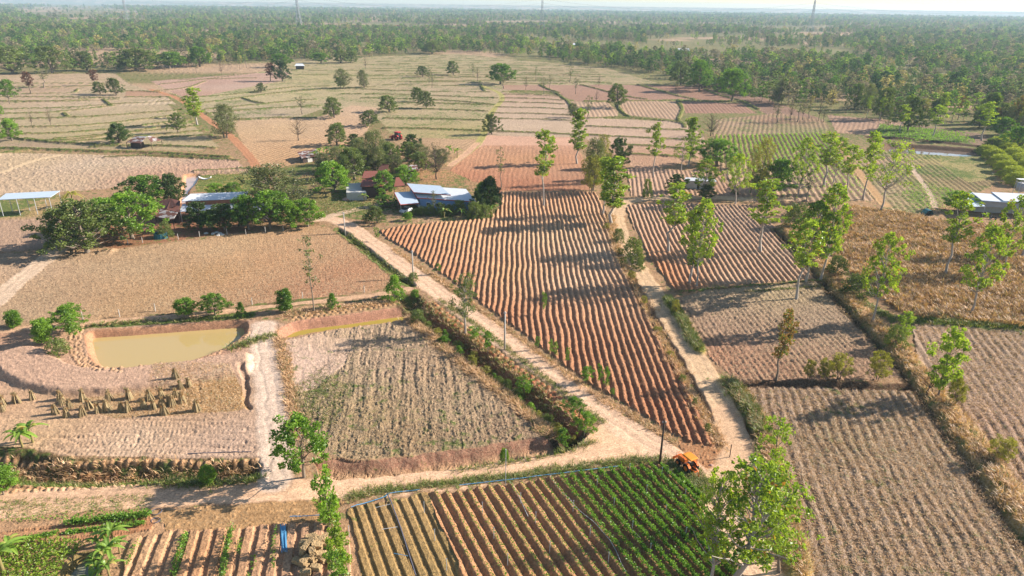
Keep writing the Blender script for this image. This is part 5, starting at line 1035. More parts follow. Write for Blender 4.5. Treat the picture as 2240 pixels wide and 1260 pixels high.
# cassava rows beyond the tall trees: green plants on the ridges
cas = PP([(1560, 298), (1800, 292), (1830, 335), (1905, 436), (1645, 438), (1590, 385)]); q = RNG.uniform(cas.min(0), cas.max(0), (60000, 2)); q = q[in_poly_pts(cas, q[:, 0], q[:, 1])]
dd = vdir(1560); u = q[:, 0]*dd[1]-q[:, 1]*dd[0]; u = u+.4*fbm(q[:, 0], q[:, 1], 9, 2, 13.)+.14*fbm(q[:, 0], q[:, 1], 2.6, 2, 15.); nearf = smooth((np.hypot(q[:, 0], q[:, 1])-235)/60)
q = q[(np.cos(u/2*2*np.pi) > .35) & (RNG.random(len(q)) < .12+.88*nearf)]
c = np.column_stack([q, gzv(q[:, 0], q[:, 1])+RNG.uniform(.1, .6, len(q))]); V, F = leaf_quads(c, .5); r = RNG.random((len(c), 1))
tag(mk('cassava_plants', V, F, L['crop'], attrs={'tint': np.repeat(np.hstack([.4+.5*r, r, r]), 4, 0)}), 'green cassava plants on ridges beyond the tall trees', 'cassava plants', kind='stuff')
q = in_area([(1925, 272), (2110, 290), (2140, 315), (1990, 310), (1912, 296)], 2500); V, F = leaf_quads(q+np.array([0, 0, .5]), .7); r = RNG.random((len(q), 1))
q2 = in_area([(1970, 425), (2010, 400), (2100, 420), (2130, 440), (2060, 465), (2000, 460)], 1600); v2, f2 = leaf_quads(q2+np.array([0, 0, .4]), .4); r2 = RNG.random((len(q2), 1))
tag(mk('low_crops', np.vstack([V, v2]), np.vstack([F, f2+len(V)]), L['crop'], attrs={'tint': np.repeat(np.vstack([np.hstack([.4+.3*r, r, r]), np.hstack([.4+.4*r2, r2, r2])]), 4, 0)}), 'low leafy crops in the plots by the blue-white house', 'crops', kind='stuff')

# stalk sheaves standing in the cut field
SH = []
for i in range(3):
    rg = np.random.default_rng(700+i); mb = MB()
    for j in range(34):
        a = rg.uniform(0, 6.28); rb = rg.uniform(.35, .75); mb.tube([(math.cos(a)*rb, math.sin(a)*rb*.8, -.1), (math.cos(a)*rb*.55, math.sin(a)*rb*.5, .95), (rg.normal(0, .07)+math.cos(a)*.06, rg.normal(0, .07), 1.85)], [.06, .05, .02], 4, cap=False)
    st_ = mk('stalks', np.vstack(mb.V), np.vstack(mb.F), plain('stalk', (.34, .26, .14), .95, .35, 5.), link=False)
    v_, f_, t_ = blades(np.column_stack([rg.normal(0, .12, 26), rg.normal(0, .12, 26), rg.uniform(.9, 1.6, 26)]), .4, 4, .06, .12, .5, rng=rg)
    SH.append((st_.data, mk('heads', v_, f_, L['straw'], attrs={'tint': t_*np.array([.6, 1, 1])}, link=False).data))
sh = ((15, 775), (20, 738), (110, 720), (215, 697), (395, 700), (410, 732), (440, 812), (365, 792), (455, 752), (545, 702), (545, 802), (582, 756), (640, 780), (700, 772), (715, 706), (795, 770), (838, 770), (845, 692), (940, 752), (980, 702), (1005, 756), (1055, 680), (1075, 792), (1060, 738), (1110, 727), (1128, 736), (1150, 680), (1180, 627), (1190, 717), (1235, 612), (1290, 770), (1155, 592))
for i, (zx, zy) in enumerate(sh):
    g = P(zx/2.987, 640+zy/2.987); lab = {0: 'stalk sheaf cut by the left edge, lower one', 1: 'stalk sheaf at the left edge, upper one', 2: 'lone stalk sheaf second from the left edge', 3: 'lone stalk sheaf third from the left edge', 30: 'lone stalk sheaf furthest right, apart from the rest', 29: 'topmost stalk sheaf of the right cluster'}.get(i, 'brown stalk sheaf standing in the crowded middle of the cut field')
    e = empty('stalk_sheaf', (g[0], g[1], gz(g[0], g[1])), lab, 'sheaf', 'stalk sheaves in the cut field', random.uniform(0, 6.28)); s_ = random.uniform(.8, 1.05); e.scale = (s_*1.05, s_*1.05, s_*.98)
    for nm, d in zip(('stalks', 'heads'), SH[i % 3]): o = bpy.data.objects.new(nm, d); COL.objects.link(o); o.parent = e

# ------------------------------------------------------------------ BUILDINGS
def roofmat(name, col, col2=None, patch=0., per=.9, rough=.6):
    m, n, l, b = mat(name); g = n.new('ShaderNodeTexCoord').outputs['Object']
    w = n.new('ShaderNodeTexWave'); w.inputs['Scale'].default_value = per; w.bands_direction = 'X'; l.new(g, w.inputs['Vector'])
    nz = noise(n, l, .6, 4, .6, g); c = mix(n, l, ramp(n, l, nz, .3, .7, 0, .35), tuple(col)+(1,), tuple(x*.72 for x in col)+(1,))
    if col2: c = mix(n, l, ramp(n, l, noise(n, l, .45, 3, .6, g), .5-patch*.3, .56-patch*.3, 0, 1), c, tuple(col2)+(1,))
    l.new(mix(n, l, ramp(n, l, w.outputs['Fac'], 0, .25, .30, 0.), c, tuple(x*.5 for x in col)+(1,)), b.inputs['Base Color'])
    bp = n.new('ShaderNodeBump'); bp.inputs['Strength'].default_value = .25; bp.inputs['Distance'].default_value = .03; l.new(w.outputs['Fac'], bp.inputs['Height']); l.new(bp.outputs[0], b.inputs['Normal']); b.inputs['Roughness'].default_value = rough
    return m
RW = roofmat('white_metal_roof', (.66, .68, .70)); RB = roofmat('pale_blue_metal_roof', (.46, .54, .62)); RR_ = roofmat('rusty_metal_roof', (.16, .07, .05), (.40, .38, .36), .0, 1.2, .8); RD = roofmat('dark_rust_roof', (.13, .055, .04), None, 0, 1.2, .8); RC = roofmat('red_brown_roof', (.24, .085, .06), None, 0, 1.4, .7)
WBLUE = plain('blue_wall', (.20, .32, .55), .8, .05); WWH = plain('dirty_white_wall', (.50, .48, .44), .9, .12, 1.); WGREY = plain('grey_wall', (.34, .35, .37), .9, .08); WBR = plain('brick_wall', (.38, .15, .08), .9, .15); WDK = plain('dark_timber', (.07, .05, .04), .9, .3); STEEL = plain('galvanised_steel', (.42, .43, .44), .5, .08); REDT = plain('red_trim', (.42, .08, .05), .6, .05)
WHITE = plain('white_paint', (.72, .72, .70), .5, .04); GLASS = plain('dark_glass', (.03, .04, .05), .15, .1, 3., .5); CONC = plain('concrete', (.42, .39, .35), .9, .15, 2.)
def Q(pts): return np.array([P(*p) for p in pts])
def roof(e, pts, m, th=.12, name='roof', trim=None):
    q = Q(pts) if not isinstance(pts, np.ndarray) else pts
    q = q.copy(); ed = q[2]-q[3]; q[1] = q[0]+ed*(np.dot(q[1]-q[0], ed)/np.dot(ed, ed))
    c = q.mean(0); loc = np.array(e.location); ax = q[1]-q[0]; a = math.atan2(ax[1], ax[0])
    R_ = np.array([[math.cos(a), math.sin(a), 0], [-math.sin(a), math.cos(a), 0], [0, 0, 1]]); v = (q-c) @ R_.T
    mb = MB(); mb.slab(v, th); o = mb.build(name, m, e); o.location = c-loc; o.rotation_euler = (0, 0, a)
    if trim:
        t = MB()
        for i, j in ((2, 3), (3, 0)): t.tube([v[i]+[0, 0, -.02], v[j]+[0, 0, -.02]], .14, 4)
        t.build('fascia', trim, o)
    return q
def wallbox(e, q, m, inset=.5, drop=.18, name='wall', z0=-.3, ztop=None):
    """solid block of walls under the roof corners q"""
    c = q.mean(0); v = q.copy(); 
    for i in range(4):
        d = c[:2]-q[i, :2]; v[i, :2] += d/np.linalg.norm(d)*inset*1.4
    if ztop is not None: v[:, 2] = ztop
    else: v[:, 2] -= drop+.1
    b = v.copy(); b[:, 2] = z0+e.location[2]; V = np.vstack([v, b])-np.array(e.location)
    o = MB().add(V, [(0, 1, 2, 3), (7, 6, 5, 4), (0, 4, 5, 1), (1, 5, 6, 2), (2, 6, 7, 3), (3, 7, 4, 0)]).build(name, m, e); return v
def opening(e, v, a, b, z0, z1, name, m, frame=None, i=3, j=2, proud=.03):
    """window or door on wall edge i-j, from fraction a to b"""
    loc = np.array(e.location); p, r = v[i, :2], v[j, :2]; d = (r-p)/np.linalg.norm(r-p); nrm = np.array([d[1], -d[0]]); nrm = nrm if nrm @ (-p) > 0 else -nrm
    x0 = p+(r-p)*a+nrm*proud; x1 = p+(r-p)*b+nrm*proud; mid = (x0+x1)/2-loc[:2]; w = np.linalg.norm(x1-x0); rz = math.atan2(d[1], d[0])
    o = MB().box((mid[0], mid[1], (z0+z1)/2), (w, .08, z1-z0), rz).build(name, m, e)
    if frame:
        f = MB()
        for s_ in (-1, 1): f.box((mid[0]+d[0]*w/2*s_, mid[1]+d[1]*w/2*s_, (z0+z1)/2), (.1, .14, z1-z0+.1), rz)
        for z in (z0, z1): f.box((mid[0], mid[1], z), (w, .14, .1), rz)
        f.build('frame', frame, o)
def posts(e, pts, h, r=.08, m=None, name='post'):
    for p in pts: MB().tube([(p[0]-e.location[0], p[1]-e.location[1], -.3), (p[0]-e.location[0], p[1]-e.location[1], (p[2] if len(p) > 2 else h)-e.location[2])], r, 6).build(name, m or STEEL, e)
def house(name, px, py, label, cat='house'): g = P(px, py); return empty(name, (g[0], g[1], gz(g[0], g[1])), label, cat)
# the blue house with the long white roof
e = house('blue_house', 975, 455, 'long blue walled house under a wide white metal roof with red edges')
q = roof(e, [(893, 405, 4.6), (1023, 410, 4.6), (1043, 442, 3.3), (913, 433, 3.3)], RW, trim=REDT); v = wallbox(e, q, WBLUE, .5)
for a in (.12, .28, .5, .72): opening(e, v, a, a+.07, 1.0, 2.1, 'window', GLASS, WHITE)
opening(e, v, .40, .45, 0, 2.0, 'door', WBR, WHITE)
roof(e, [(889, 401, 5.25), (965, 405, 5.25), (986, 427, 4.45), (905, 421, 4.45)], RB, name='upper_roof', trim=REDT)
e2 = house('carport', 888, 462, 'open pale blue roofed car port at the left end of the blue house', 'car port'); q = roof(e2, [(862, 421, 3.4), (903, 419, 3.4), (917, 445, 2.7), (876, 448, 2.7)], RB, trim=REDT)
posts(e2, [q[2]*.985+q[0]*.015-[0, 0, .1], q[3]*.985+q[1]*.015-[0, 0, .1], q[0]*.97+q[2]*.03-[0, 0, .1]], 3)
# barn with the long white roof
e = house('long_barn', 470, 478, 'long barn with two white metal roofs and a brick band between them', 'barn'); q = roof(e, [(416, 424, 5.6), (543, 419, 5.6), (536, 434, 4.9), (397, 440, 4.9)], RW); v = wallbox(e, q, WBR, .7, z0=2.8)
q2 = roof(e, [(399, 446, 3.7), (534, 441, 3.7), (530, 456, 3.0), (393, 463, 3.0)], RW, name='lower_roof'); wallbox(e, np.array([q[0]*1., q[1]*1., q2[1], q2[0]]), WWH, 1.2, ztop=2.9); posts(e, [q2[3]*.99+q2[1]*.01-[0, 0, .1], q2[2]*.99+q2[0]*.01-[0, 0, .1], (q2[2]+q2[3])/2-[0, 0, .1], (q2[2]*.3+q2[3]*.7)-[0, 0, .1]], 3)
e = house('farm_annex', 560, 470, 'small blue-white roofed annex behind the leaning yellow-green tree', 'annex'); q = roof(e, [(546, 432, 3.6), (575, 431, 3.6), (588, 458, 2.9), (556, 459, 2.9)], RW); v = wallbox(e, q, WWH, .5); opening(e, v, .3, .5, 0, 2, 'door', WDK, WHITE)
# rusty roofed house left of the barn
e = house('rusty_house', 368, 482, 'open house under a dark rusty roof patched with pale sheets'); q = roof(e, [(374, 434, 4.4), (398, 437, 4.2), (392, 465, 3.2), (364, 458, 3.6)], RD); q2 = roof(e, [(374, 434, 4.4), (364, 458, 3.6), (350, 462, 3.0), (335, 442, 3.2)], RD, name='side_roof')
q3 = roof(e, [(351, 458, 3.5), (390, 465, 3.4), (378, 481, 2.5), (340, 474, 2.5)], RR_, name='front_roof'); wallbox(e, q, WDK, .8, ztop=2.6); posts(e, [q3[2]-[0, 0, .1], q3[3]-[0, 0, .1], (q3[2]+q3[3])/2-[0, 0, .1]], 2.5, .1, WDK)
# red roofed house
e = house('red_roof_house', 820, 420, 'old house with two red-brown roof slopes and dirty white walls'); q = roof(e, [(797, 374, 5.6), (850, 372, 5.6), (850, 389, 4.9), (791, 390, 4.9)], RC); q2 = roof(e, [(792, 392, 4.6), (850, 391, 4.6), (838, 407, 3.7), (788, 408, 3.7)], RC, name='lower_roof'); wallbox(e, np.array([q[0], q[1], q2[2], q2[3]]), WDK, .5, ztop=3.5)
q4 = roof(e, [(866, 388, 4.2), (878, 390, 4.2), (886, 405, 3.2), (862, 408, 3.2)], RC, name='porch_roof'); v = wallbox(e, Q([(757, 400, 2.6), (789, 398, 2.6), (802, 420, 2.6), (757, 420, 2.6)])+np.array([0, 0, 0]), WWH, .1, name='yard_wall', ztop=2.4)
posts(e, [q4[2]-[0, 0, .1], q4[3]-[0, 0, .1]], 3, .08, WDK)
for i, (pp, lb) in enumerate((([(836, 358, 3.6), (848, 362, 3.4), (846, 374, 2.6), (826, 372, 2.6)], 'dark gabled hut among the homestead trees, left one'), ([(885, 362, 3.6), (910, 358, 3.6), (915, 372, 2.8), (880, 375, 2.8)], 'dark roofed hut with a pale sheet among the homestead trees'), ([(650, 332, 2.6), (700, 328, 2.6), (700, 340, 2.0), (660, 346, 2.0)], 'low grey shelter beside the banana grove'))):
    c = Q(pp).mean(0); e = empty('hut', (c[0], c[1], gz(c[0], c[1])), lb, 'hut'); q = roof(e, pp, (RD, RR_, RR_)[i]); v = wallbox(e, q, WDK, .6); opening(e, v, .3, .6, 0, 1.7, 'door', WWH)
e = house('field_hut', 315, 315, 'low open hut with a patched rusty roof beside the dark round tree', 'hut'); q = roof(e, [(298, 297, 4.2), (322, 298, 4.2), (308, 313, 2.4), (276, 311, 2.4)], RR_); q1 = roof(e, [(322, 298, 4.2), (342, 300, 3.6), (353, 306, 2.6), (330, 310, 3.0)], RR_, name='side_roof'); wallbox(e, q, WDK, 1.0, ztop=2.1); posts(e, [q[2]-[0, 0, .1], q[3]-[0, 0, .1], q1[2]-[0, 0, .1], q1[3]-[0, 0, .1]], 3, .1, WDK)
# open shed on steel posts
e = house('open_shed', 70, 460, 'open sided shed with a flat pale metal roof on thin steel posts', 'shed'); q = roof(e, [(13, 423, 5.2), (134, 415, 5.2), (110, 431, 4.7), (-6, 437, 4.7)], RB); posts(e, [q[0]*(1-t)+q[1]*t-[0, 0, .1] for t in (.03, .35, .68, .97)]+[q[3]*(1-t)+q[2]*t-[0, 0, .1] for t in (.03, .35, .68, .97)], 5)
# right house
e = house('blue_white_house', 2185, 478, 'house with three stepped blue-white metal roofs at the right edge'); q0 = roof(e, [(2117, 421, 4.6), (2137, 423, 4.6), (2155, 451, 3.0), (2113, 453, 3.0)], RB, name='annex_roof')
q = roof(e, [(2125, 421, 5.0), (2180, 424, 5.0), (2204, 443, 4.1), (2148, 439, 4.1)], RW, trim=RB); q2 = roof(e, [(2168, 420, 5.3), (2262, 428, 5.3), (2290, 445, 4.3), (2195, 440, 4.3)], RW, name='main_roof', trim=RB)
wallbox(e, np.array([q[0], q2[1], q2[2], q[3]]), WGREY, .6, z0=2.3); wallbox(e, np.array([q[0]*.5+q[3]*.5, q2[1]*.5+q2[2]*.5, q2[1]*.7+q2[2]*.3, q[0]*.7+q[3]*.3]), WWH, .3, ztop=2.3); posts(e, [q0[2]-[0, 0, .1], q0[3]-[0, 0, .1], q[2]-[0, 0, .3], q2[2]-[0, 0, .3]], 3)
e = house('small_house', 1515, 402, 'small building with a thin white roof hidden by the yellow-green tree', 'building'); q = roof(e, [(1500, 388, 3.4), (1562, 390, 3.4), (1568, 397, 2.8), (1496, 395, 2.8)], RW); v = wallbox(e, q, WWH, .5); opening(e, v, .4, .5, 0, 1.9, 'door', WDK, WHITE)
e = house('far_shelter', 655, 148, 'white roofed shelter at the far edge of the paddies', 'shelter'); q = roof(e, [(648, 139, 4.5), (662, 139, 4.5), (667, 144, 3), (644, 144, 3)], RW); wallbox(e, q, WDK, .8)
for (x_, y_), lb in zip(((160, 74), (45, 92), (1264, 104), (1080, 62), (1495, 116), (870, 60)), ('far off white roof in the left woodland', 'far off white roof at the far left of the woodland', 'pale blue far off roof beside the clearing', 'tiny white house near the centre pylon line', 'small white house in the right woodland', 'reddish far off roof in the clearing')):
    g = P(x_, y_); e = empty('far_house', (g[0], g[1], gz(g[0], g[1])), lb, 'house'); s_ = 7; q = np.array([[g[0]-s_, g[1]+3, 5.5], [g[0]+s_, g[1]+3, 5.5], [g[0]+s_, g[1]-4, 3.5], [g[0]-s_, g[1]-4, 3.5]]); roof(e, q, RC if x_ == 870 else RW, .3); wallbox(e, q, WWH, .6)
# water tower
e = house('water_tower', 2226, 432, 'grey water tank on a steel stand behind the blue-white house', 'water tank'); 
for a, b in ((-1, -1), (1, -1), (1, 1), (-1, 1)): MB().tube([(a*1.3, b*1.3, -.3), (a*1.0, b*1.0, 5.8)], .09, 5).build('leg', STEEL, e)
mb = MB(); mb.tube([(0, 0, 2.2), (0, 0, 4.6)], 1.25, 14); mb.build('tank', WGREY, e, True); mb = MB(); [mb.tube([(-1.2, s_*1.2, z), (1.2, s_*1.2, z)], .06, 4) for s_ in (-1, 1) for z in (2.1, 4.7)]; mb.build('brace', STEEL, e); MB().box((0, 0, 5.9), (3.4, 1.8, .08)).build('panel', WHITE, e)
e = house('teal_shelter', 2028, 470, 'small teal arched shelter in the weedy plot', 'shelter'); mb = MB(); q_ = [(math.cos(t)*1.2, math.sin(t)*1.6) for t in np.linspace(0, math.pi, 9)]
mb.add([(a, y_, b) for y_ in (-1.1, 1.1) for a, b in q_], [(i, i+1, i+10, i+9) for i in range(8)]); mb.build('cover', plain('teal_sheet', (.05, .17, .20), .6), e); mb = MB(); mb.add([(a*.97, 1.05, b*.97) for a, b in q_]+[(0, 1.05, 0)], [(i, i+1, 9, 9) for i in range(8)][:0] or [(0, 1, 2, 9), (2, 3, 4, 9), (4, 5, 6, 9), (6, 7, 8, 9)]); mb.build('back_panel', WGREY, e)

# ------------------------------------------------------------------ VEHICLES AND SMALL THINGS
ORANGE = plain('orange_paint', (.72, .17, .02), .4, .06, 3., .5); ORANGE2 = plain('orange_canopy', (.78, .26, .03), .5, .05); REDP = plain('red_paint', (.50, .04, .03), .4, .05, 3., .5); TYRE = plain('rubber', (.018, .018, .018), .9, .2); BLK = plain('black_metal', (.03, .03, .03), .5, .1)
def wheel(e, x, y, r, w, rimm, name='wheel'):
    o = MB().tube([(x, y-w*.5, r), (x, y-w*.35, r), (x, y+w*.35, r), (x, y+w*.5, r)], [r*.86, r, r, r*.86], 18).build(name, TYRE, e)
    mb = MB()
    for i in range(16):
        a = i*math.pi/8; mb.box((x+math.cos(a)*r*1.0, y, r+math.sin(a)*r*1.0), (.07, w*.95, .07))
    mb.build('tread', TYRE, o)
    MB().tube([(x, y-w*.53, r), (x, y+w*.53, r)], r*.55, 14).build('rim', rimm, o)
def loft(mb, secs, m=0):
    """secs: list of (x, halfwidth, z0, z1, topfrac)"""
    V = []
    for x, w, z0, z1, tf in secs: V += [(x, -w, z0), (x, w, z0), (x, w, z0+(z1-z0)*.6), (x, w*tf, z1), (x, -w*tf, z1), (x, -w, z0+(z1-z0)*.6)]
    n = len(secs); F = [(6*i+j, 6*i+(j+1) % 6, 6*i+6+(j+1) % 6, 6*i+6+j) for i in range(n-1) for j in range(6)]
    for b in (0, 6*(n-1)): F += [(b, b+1, b+2, b+5), (b+5, b+2, b+3, b+4)]
    mb.add(V, F, m); return mb
def tractor(px, py, fx, fy, body, canopy, label, s=1., cab=False):
    g = P(px, py); f = P(fx, fy); rz = math.atan2(f[1]-g[1], f[0]-g[0]); e = empty('tractor', (g[0], g[1], gz(g[0], g[1])+.02), label, 'tractor', None, rz); e.scale = (s, s, s)
    loft(MB(), [(.35, .36, .75, 1.35, .8), (.9, .36, .7, 1.38, .8), (1.75, .33, .65, 1.25, .75), (1.95, .28, .65, 1.1, .7)]).build('hood', body, e)
    loft(MB(), [(-.75, .45, .55, .95, .9), (.3, .4, .5, .95, .9), (1.7, .22, .45, .75, .9)]).build('chassis', BLK, e)
    for sd_ in (-1, 1):
        m_ = MB(); pts = [(-.55+math.cos(t)*.78, math.sin(t)*.78+.68) for t in np.linspace(.35, 2.6, 7)]
        m_.add([(a, sd_*.55, b) for a, b in pts]+[(a, sd_*.95, b) for a, b in pts], [(i, i+1, i+8, i+7) for i in range(6)]); m_.build('mudguard', body, e)
        wheel(e, -.55, sd_*.78, .68, .38, body); wheel(e, 1.35, sd_*.66, .45, .28, body)
    MB().box((-.45, 0, 1.12), (.45, .5, .12)).box((-.68, 0, 1.35), (.1, .5, .42)).build('seat', BLK, e); MB().tube([(.35, 0, 1.3), (.12, 0, 1.5)], .03, 5).tube([(.12+.0, math.cos(t)*.2, 1.5+math.sin(t)*.2) for t in np.linspace(0, 6.28, 13)], .02, 5).build('steering_wheel', BLK, e)
    loft(MB(), [(-1.1, .62, 2.18, 2.28, .9), (-.9, .72, 2.15, 2.36, .85), (.4, .72, 2.15, 2.38, .85), (.75, .66, 2.12, 2.26, .9)]).build('canopy', canopy, e)
    for a, b in ((-.95, -.6), (-.95, .6), (.45, -.55), (.45, .55)): MB().tube([(a, b, .9), (a, b, 2.2)], .03, 5).build('canopy_post', BLK, e)
    if cab: MB().box((-.2, 0, 1.6), (1.25, 1.1, 1.05)).build('cab_glass', GLASS, e)
    m_ = MB().box((2.35, 0, .62), (.12, 1.7, .4)).box((2.15, .4, .62), (.5, .08, .1)).box((2.15, -.4, .62), (.5, .08, .1)).tube([(2.2, -.3, .8), (2.2, -.3, 1.45), (2.2, .3, 1.45), (2.2, .3, .8)], .035, 5).tube([(2.2, 0, .8), (2.2, 0, 1.45)], .03, 5); m_.build('front_guard', body, e)
    m_ = MB().tube([(-.9, -.3, .6), (-1.45, -.3, .75), (-1.9, -.2, .65)], .05, 5).tube([(-.9, .3, .6), (-1.45, .3, .75), (-1.9, .2, .65)], .05, 5).box((-1.75, 0, .7), (.1, .9, .1)).tube([(-1.6, 0, 1.15), (-2.1, 0, .9), (-2.35, 0, .15)], .07, 5).tube([(-.9, 0, 1.0), (-1.6, 0, 1.15), (-1.75, 0, .7)], .04, 5); m_.build('rear_plough', body, e)
    MB().tube([(1.2, -.25, 1.3), (1.2, -.25, 1.85)], .03, 5).build('exhaust', BLK, e); [MB().tube([(1.96, b, .95), (2.0, b, .95)], .08, 8).build('headlight', WHITE, e) for b in (-.18, .18)]
tractor(1504, 1026, 1480, 1006, ORANGE, ORANGE2, 'orange tractor with an orange sun canopy parked at the road corner', .9)
tractor(869, 306, 850, 303, REDP, REDP, 'red tractor standing in the paddy beside the dark round tree', 1.5, True)
tractor(832, 418, 850, 414, REDP, REDP, 'red two wheeled farm machine parked under the red roofed house', .8) if False else None
g = P(888, 464); f = P(905, 458); e = empty('parked_car', (g[0], g[1], gz(g[0], g[1])+.02), 'white car parked under the pale blue car port roof', 'car', None, math.atan2(f[1]-g[1], f[0]-g[0])+math.pi)
loft(MB(), [(-2.1, .7, .35, .75, .9), (-1.9, .82, .3, .9, .9), (-.8, .86, .28, .98, .92), (.9, .86, .28, .95, .92), (1.9, .8, .3, .78, .9), (2.1, .65, .35, .65, .9)]).build('body', WHITE, e); loft(MB(), [(-1.6, .68, .9, .98, .9), (-.9, .7, .9, 1.42, .8), (.3, .7, .9, 1.45, .8), (1.1, .68, .88, .96, .9)]).build('cabin_glass', GLASS, e); loft(MB(), [(-.85, .6, 1.40, 1.46, .9), (.25, .6, 1.42, 1.48, .9)]).build('roof', WHITE, e)
for a in (-1.3, 1.3):
    for b in (-.78, .78): wheel(e, a, b, .32, .2, STEEL)
for b in (-.6, .6): MB().box((2.06, b*.85, .62), (.1, .28, .12)).build('headlight', STEEL, e)
def motorbike(px, py, rz, label):
    g = P(px, py); e = empty('motorbike', (g[0], g[1], gz(g[0], g[1])+.02), label, 'motorbike', None, rz)
    for x in (-.62, .62): wheel(e, x, 0, .28, .09, STEEL)
    loft(MB(), [(-.75, .1, .55, .75, .8), (-.2, .15, .45, .78, .8), (.1, .12, .35, .6, .8), (.45, .1, .35, .9, .8)]).build('body', BLK, e); MB().box((-.35, 0, .8), (.6, .24, .08)).build('seat', BLK, e); MB().tube([(.62, 0, .3), (.42, 0, 1.0)], .035, 5).tube([(.4, -.32, 1.02), (.4, .32, 1.02)], .025, 5).build('handlebar', STEEL, e); MB().tube([(.5, 0, .85), (.6, 0, .85)], .08, 8).build('headlight', WHITE, e)
motorbike(408, 495, .2, 'black motorbike parked on the bare yard before the long barn'); motorbike(2172, 480, 2.8, 'dark motorbike in the shade of the blue-white house'); motorbike(428, 483, .1, 'motorbike in the deep shade under the barn roof')
# poles
for i, (bx, by, ty, lb) in enumerate(((755, 510, 457, 'concrete pole at the road corner by the homesteads'), (904, 607, 548, 'concrete pole at the end of the roadside ditch'), (1104, 765, 682, 'concrete pole between the road and its reddish bank'), (1443, 1014, 920, 'dark wooden pole standing in the grass near the tractor'))):
    g = P(bx, by); h = height_at(g, ty); e = empty('utility_pole', (g[0], g[1], gz(g[0], g[1])), lb, 'pole'); MB().tube([(0, 0, -.4), (0, 0, h)], [.17, .11], 8).build('shaft', WDK if i == 3 else CONC, e, True); MB().box((0, 0, h-.35), (.5, .08, .08)).build('bracket', STEEL, e); [MB().tube([(x_, 0, h-.3), (x_, 0, h-.15)], .05, 6).build('insulator', WHITE, e) for x_ in (-.2, .2)]
e = house('thin_post', 1106, 1062, 'thin grey metal post at the grassy plot edge, before the lollipop sapling', 'post'); MB().tube([(0, 0, -.3), (0, 0, 5.2)], .045, 6).build('shaft', STEEL, e); MB().tube([(0, 0, 5.15), (.0, 0, 5.3)], .07, 6).build('cap', STEEL, e)
tag(MB().tube([P(1250, 1205)*0+P(1596, 1000), P(1596, 1000)+[0, 0, 2]], .06, 6).build('thin_post', WDK), 'short dark stake at the bend of the right-hand track', 'post')
fp = ((390, 524), (437, 519), (497, 513), (538, 513), (581, 510), (620, 505), (312, 531), (280, 534), (262, 693), (340, 680), (552, 668), (797, 640), (182, 700), (662, 652))
for i, (x_, y_) in enumerate(fp):
    g = P(x_, y_); o = MB().tube([(0, 0, -.2), (0, 0, 1.5)], .08, 5).build('fence_post', CONC); o.location = (g[0], g[1], gz(g[0], g[1])); tag(o, 'short concrete fence post along the '+('top' if i < 8 else 'bottom')+' edge of the long stubble field', 'fence post', 'fence posts of the stubble field')
spk = ((951, 1186), (928, 1125), (1055, 1129), (1080, 1183), (977, 1251), (1110, 1240), (1138, 1106), (1171, 1151), (1202, 1210), (1305, 1070), (1342, 1114), (1382, 1166), (1421, 1217), (1413, 1085), (1455, 1131), (1498, 1182), (1546, 1238), (1446, 1049), (1376, 1038), (1253, 1123), (1290, 1177), (1330, 1233), (1497, 1095), (764, 1175))
for x_, y_ in spk:
    g = P(x_, y_); o = MB().tube([(0, 0, -.1), (.02, 0, 1.55)], .035, 5).tube([(-.06, 0, 1.58), (.1, 0, 1.6)], .035, 5).build('sprinkler_pipe', STEEL); o.location = (g[0], g[1], gz(g[0], g[1])); tag(o, 'thin grey upright sprinkler pipe between the crop rows', 'sprinkler', 'sprinkler pipes in the irrigated plot')
BLUEP = plain('blue_pvc', (.10, .30, .50), .5, .1); HOSE = plain('hose', (.10, .10, .13), .6, .1)
def pipe(pts, r, m, name, label, cat='pipe', z=.12):
    p = curve(pts, 6) if len(pts) > 2 else PP(pts); q = [(x_, y_, gz(x_, y_)+z+r) for x_, y_ in p]; return tag(MB().tube(q, r, 5).build(name, m), label, cat)
pipe([(768, 1114), (840, 1090), (852, 1082), (918, 1074)], .05, BLUEP, 'water_pipe', 'blue water pipe along the top of the bare beds'); pipe([(1005, 1064), (1130, 1050), (1200, 1040), (1360, 1020)], .05, BLUEP, 'water_pipe', 'long blue water pipe along the head of the crop rows')
pipe([(848, 1083), (862, 1120), (880, 1170), (895, 1215), (910, 1262)], .07, HOSE, 'hose', 'dark hose lying down the bare beds', 'hose'); pipe([(1115, 1055), (1130, 1085), (1155, 1135)], .035, STEEL, 'hose', 'thin pale hose in the middle crop rows', 'hose'); pipe([(1200, 1042), (1225, 1080), (1290, 1140), (1340, 1200), (1370, 1258)], .035, STEEL, 'hose', 'thin pale hose through the lush crop rows', 'hose'); pipe([(1270, 1035), (1300, 1070), (1330, 1110), (1400, 1180)], .03, STEEL, 'hose', 'thin pale hose among the greenest rows', 'hose')
pipe([(635, 1138), (680, 1136), (735, 1132)], .05, BLUEP, 'water_pipe', 'blue water pipe behind the straw bales', z=.5); pipe([(822, 1119), (855, 1112)], .03, STEEL, 'water_pipe', 'short grey pipe across the upper bare beds', z=.5); pipe([(836, 1169), (870, 1161)], .03, STEEL, 'water_pipe', 'short grey pipe across the middle bare beds', z=.5); pipe([(862, 1219), (893, 1225)], .03, BLUEP, 'water_pipe', 'short blue pipe across the lower bare beds', z=.5)
pipe([(410, 993), (480, 990), (550, 988)], .05, HOSE, 'hose', 'thin dark pipe lying on the graded ground', 'hose', z=.0)
e = house('pipe_bundle', 621, 1185, 'bundle of bright blue pipes lying in the garden', 'pipes')
